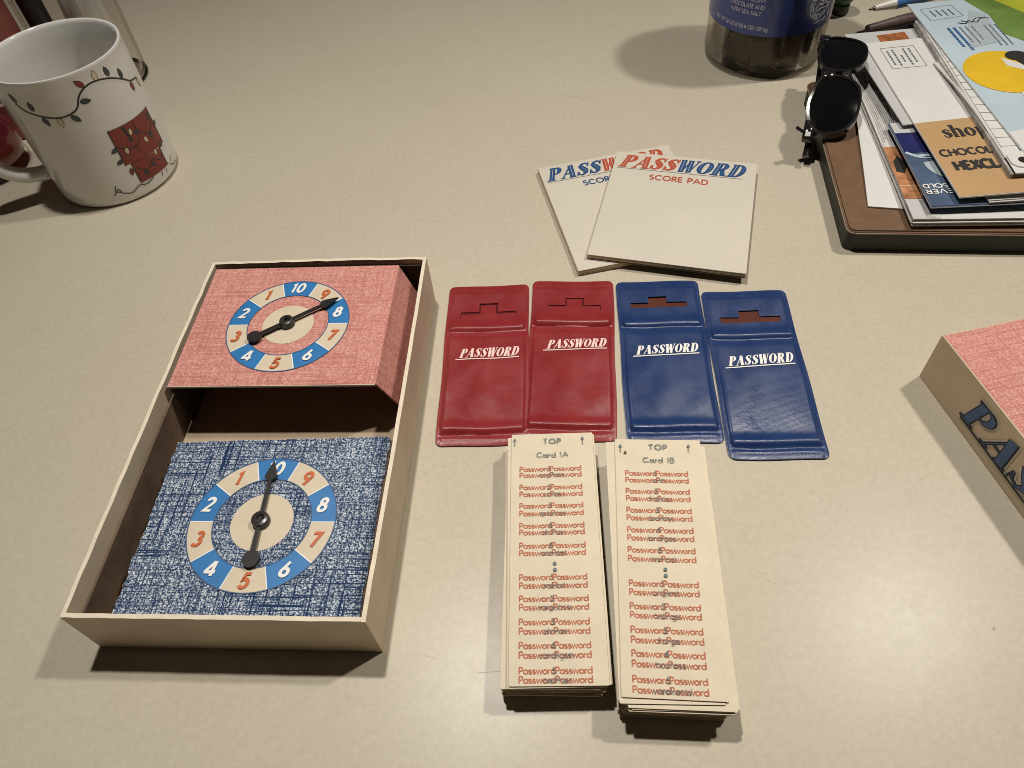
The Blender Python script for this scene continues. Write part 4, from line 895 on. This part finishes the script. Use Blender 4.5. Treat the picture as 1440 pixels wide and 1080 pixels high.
# light blue leaflet, top of pile
o, ux, uy, pl = sheet('illustrated_leaflet', 'light blue leaflet with a yellow sun and green hill on top of the pile', 'leaflet', corner((1.004, 1.105), -3.4, .40, .645, .119, .004), .003, [M['skyprint'], M['glosswhite']])
mb = MB(); mb.flat([(.001, .001), (ux - .001, .001), (ux - .001, .17), (.001, .10)], 0, 0); mb.flat([(.115, .665), (.24, .655), (.22, .38), (.13, .41), (.16, .5)][1:] if False else [(.13, .643), (.26, .643), (.27, .42), (.20, .40), (.15, .47), (.155, .56)], 0, 1)
mb.flat([(.185, .643), (.28, .643), (.30, .47), (.245, .53)], .0004, 2)
mb.flat([(.055, .42), (.135, .44), (.15, .57), (.12, .59)], .0002, 5)
mb.flat(circ(.090, .315, .085, 40), .0004, 3); mb.flat([(.10, .37), (.135, .335), (.125, .315), (.10, .335)], .0008, 0)
mb.flat([(.09, .245), (.14, .285), (.185, .215), (.15, .175)], .0006, 3); mb.flat([(.118, .265), (.15, .27), (.21, .17), (.185, .15)], .001, 4); mb.flat([(.15, .345), (.158, .352), (.19, .29), (.178, .288)], .001, 4)
mb.flat([(.07, .165), (.085, .235), (.13, .175)], .0008, 0)
pl(mb, 'picture_print', [M['whitepaper'], M['greenprint'], M['limeprint'], M['sunprint'], M['inkblack'], M['skyprint2']])
mb = MB(); mb.flat(circ(.135, .372, .024, 16, .02), 0, 0); mb.flat([(.145, .362), (.185, .345), (.205, .325), (.19, .31), (.165, .322), (.145, .34)], .0004, 1); mb.flat([(.20, .33), (.235, .345), (.24, .335), (.21, .312)], .0006, 2); mb.flat([(.16, .372), (.195, .385), (.2, .375), (.165, .36)], .0006, 1); mb.flat([(.125, .355), (.14, .36), (.15, .32), (.138, .315)], .0004, 0)
mb.flat([(.205, .43), (.255, .44), (.26, .40), (.21, .395)], .0006, 1); mb.ribbon([(.205, .44), (.20, .42), (.207, .395), (.26, .395)], .004, 0); mb.ribbon([(.212, .39), (.205, .34)], .010, 0)
pl(mb, 'figure_print', [M['inkblack'], M['skinprint'], M['whitepaper']], .0018)
mb = MB(); mb.ribbon([(.022, .555), (.10, .565), (.092, .622), (.018, .612)], .0010, 1, True)
for k in range(4): mb.ribbon([(.04 + k * .014, .573), (.036 + k * .014, .573 + .03)], .0028, 1)
for k, L_ in enumerate((.09, .10, .07, .075, .06)):
    y_ = 0
    while y_ < L_: mb.ribbon([(.045 + k * .013 + y_ * .02, .515 - y_), (.045 + k * .013 + y_ * .02, .515 - y_ - .006)], .006 if k < 2 else .003, 0 if k < 2 else 1); y_ += .0082
for k in range(3):
    y_ = 0
    while y_ < .09: mb.ribbon([(.125 + k * .012, .515 - y_), (.125 + k * .012, .509 - y_)], .003, 1); y_ += .008
mb.ribbon(smooth([(.075, .535), (.09, .528), (.10, .54), (.115, .53), (.13, .545), (.15, .545)]), .0026, 2); mb.ribbon(smooth([(.085, .543), (.105, .532), (.12, .548), (.145, .55)]), .0022, 2)
pl(mb, 'text_print', [M['penblue'], M['inkgrey'], M['inkblack']], .001)

# ------------------------------------------------------------------ pens behind the pile
def pen(name, label, a, b_, r, parts):
    a, b_ = Vector(a), Vector(b_); d = (b_ - a); root = thing(name, label, 'pen' if 'pen' in name and 'pencil' not in name else 'pencil', a)
    for nm, q0, q1, r0, r1, mt in parts:
        f = MB(); f.tube([d * q0, d * (q0 * .5 + q1 * .5), d * q1], [r * r0, r * (r0 + r1) / 2, r * r1], 14); f.build(nm, M[mt], root, 50)
pen('ballpoint_pen', 'blue pen with white tip pointing left behind the pile of mail', (1.012, 1.862, .062), (1.30, 1.905, .075), .014, [('point', 0, .05, .15, .35, 'greymetal'), ('tip', .051, .24, .5, .95, 'penwhite'), ('barrel', .241, 1, 1, 1, 'penblue')])
pen('marker_pen', 'plum brown capped pen lying behind the window envelope', (.972, 1.768, .060), (1.24, 1.825, .064), .015, [('cap', 0, .30, .7, .95, 'penplum'), ('barrel', .301, 1, 1, 1, 'penplum')])
pen('marker_pen', 'black pen lying below the plum brown pen behind the mail', (.99, 1.730, .058), (1.25, 1.785, .060), .013, [('cap', 0, .30, .8, 1, 'blackplastic'), ('barrel', .301, 1, .9, .9, 'blackplastic')])
pen('pencil', 'thin peach coloured pencil poking out between jar and mail', (.895, 1.800, .014), (1.15, 1.83, .016), .007, [('point', 0, .06, .1, .5, 'inkblack'), ('shaft', .061, 1, .9, .9, 'penpeach')])

# ------------------------------------------------------------------ sunglasses
gl = thing('sunglasses', 'glossy black sunglasses resting folded on the folio edge beside the jar', 'sunglasses', (.666, 1.352, .088))
Av = Vector((.784, 1.628, .153)); Bv = Vector((.666, 1.352, .088)); Xv = (Av - Bv).normalized(); Dv = Vector((.91, -.41, .02)); Dv = (Dv - Xv * Dv.dot(Xv)).normalized(); Nv = Xv.cross(Dv)
if Nv.z < 0: Nv = -Nv
GLn = (Av - Bv).length
def gp(v):
    u = v.x / GLn * 2 - 1; return Xv * v.x + Dv * v.y + Nv * (v.z - .030 * u * u * (1.0))
def lensshape(c, side, k=1.0):
    w_, h_ = GLn * .235 * k, .050 * k; o = []
    for i in range(36):
        a = 2 * PI * i / 36; ca, sa = math.cos(a), math.sin(a)
        e = .78; x = w_ * math.copysign(abs(ca) ** e, ca); y = h_ * math.copysign(abs(sa) ** e, sa)
        if y < 0: x *= 1.04
        else: x *= 1 - .12 * (y / h_) ; 
        if y < 0 and x * side > 0: y *= 1.08
        o.append((c + x, .056 + y))
    return o
fr = MB()
cs = (GLn * .25, GLn * .76)
for c, side in zip(cs, (-1, 1)):
    out = lensshape(c, side, 1.04)
    inn = lensshape(c, side, .925)
    n = len(out)
    vs = [(x, y, -.004) for x, y in out] + [(x, y, .007) for x, y in lensshape(c, side, 1.02)] + [(x, y, .006) for x, y in inn] + [(x, y, -.004) for x, y in inn]
    fs = []
    for r0 in range(4):
        r1 = (r0 + 1) % 4
        for i in range(n): fs.append((r0 * n + i, r0 * n + (i + 1) % n, r1 * n + (i + 1) % n, r1 * n + i))
    fr.add(vs, fs)
fr.box(GLn * .46, GLn * .56, .018, .048, -.003, .007, .002)
fr.box(-.010, GLn * .10, .004, .026, -.006, .007, .002); fr.box(GLn * .92, GLn + .008, .004, .026, -.006, .007, .002)
fr.build('frame', M['frame'], gl, 45, mapf=gp)
for c, side in zip(cs, (-1, 1)):
    f = MB(); L_ = lensshape(c, side, .945); f.add([(c, .056, .0075)] + [(c + (x - c) * .6, .056 + (y - .056) * .6, .006) for x, y in L_] + [(x, y, .0035) for x, y in L_] + [(x, y, .001) for x, y in L_],
        [(0, 1 + i, 1 + (i + 1) % 36) for i in range(36)] + [(1 + i, 37 + i, 37 + (i + 1) % 36, 1 + (i + 1) % 36) for i in range(36)] + [(37 + i, 73 + i, 73 + (i + 1) % 36, 37 + (i + 1) % 36) for i in range(36)])
    f.build('lens', M['lens'], gl, 60, mapf=gp)
def arm(pts, r):
    f = MB(); f.tube(pts, r, 12, 0, .55); return f.build('temple_arm', M['frame'], gl, 50)
arm([Vector((-.008, .002, -.008)), Xv * .01 + Dv * .016 - Nv * .036, Xv * .09 + Dv * .03 - Nv * .05, Xv * .20 + Dv * .05 - Nv * .052], [.0065, .0065, .006, .005])
arm([Xv * (GLn + .002) + Dv * .012 - Nv * .03, Xv * (GLn - .02) + Dv * .016 - Nv * .05, Xv * .12 + Dv * .020 - Nv * .056, Xv * -.005 + Dv * .020 - Nv * .054, Xv * -.030 + Dv * .020 - Nv * .058], [.007, .0065, .006, .0065, .0075])
f = MB(); f.box(-.006, .004, .008, .020, .0072, .0088, .0005); f.build('hinge_stud', M['silver'], gl, mapf=gp)
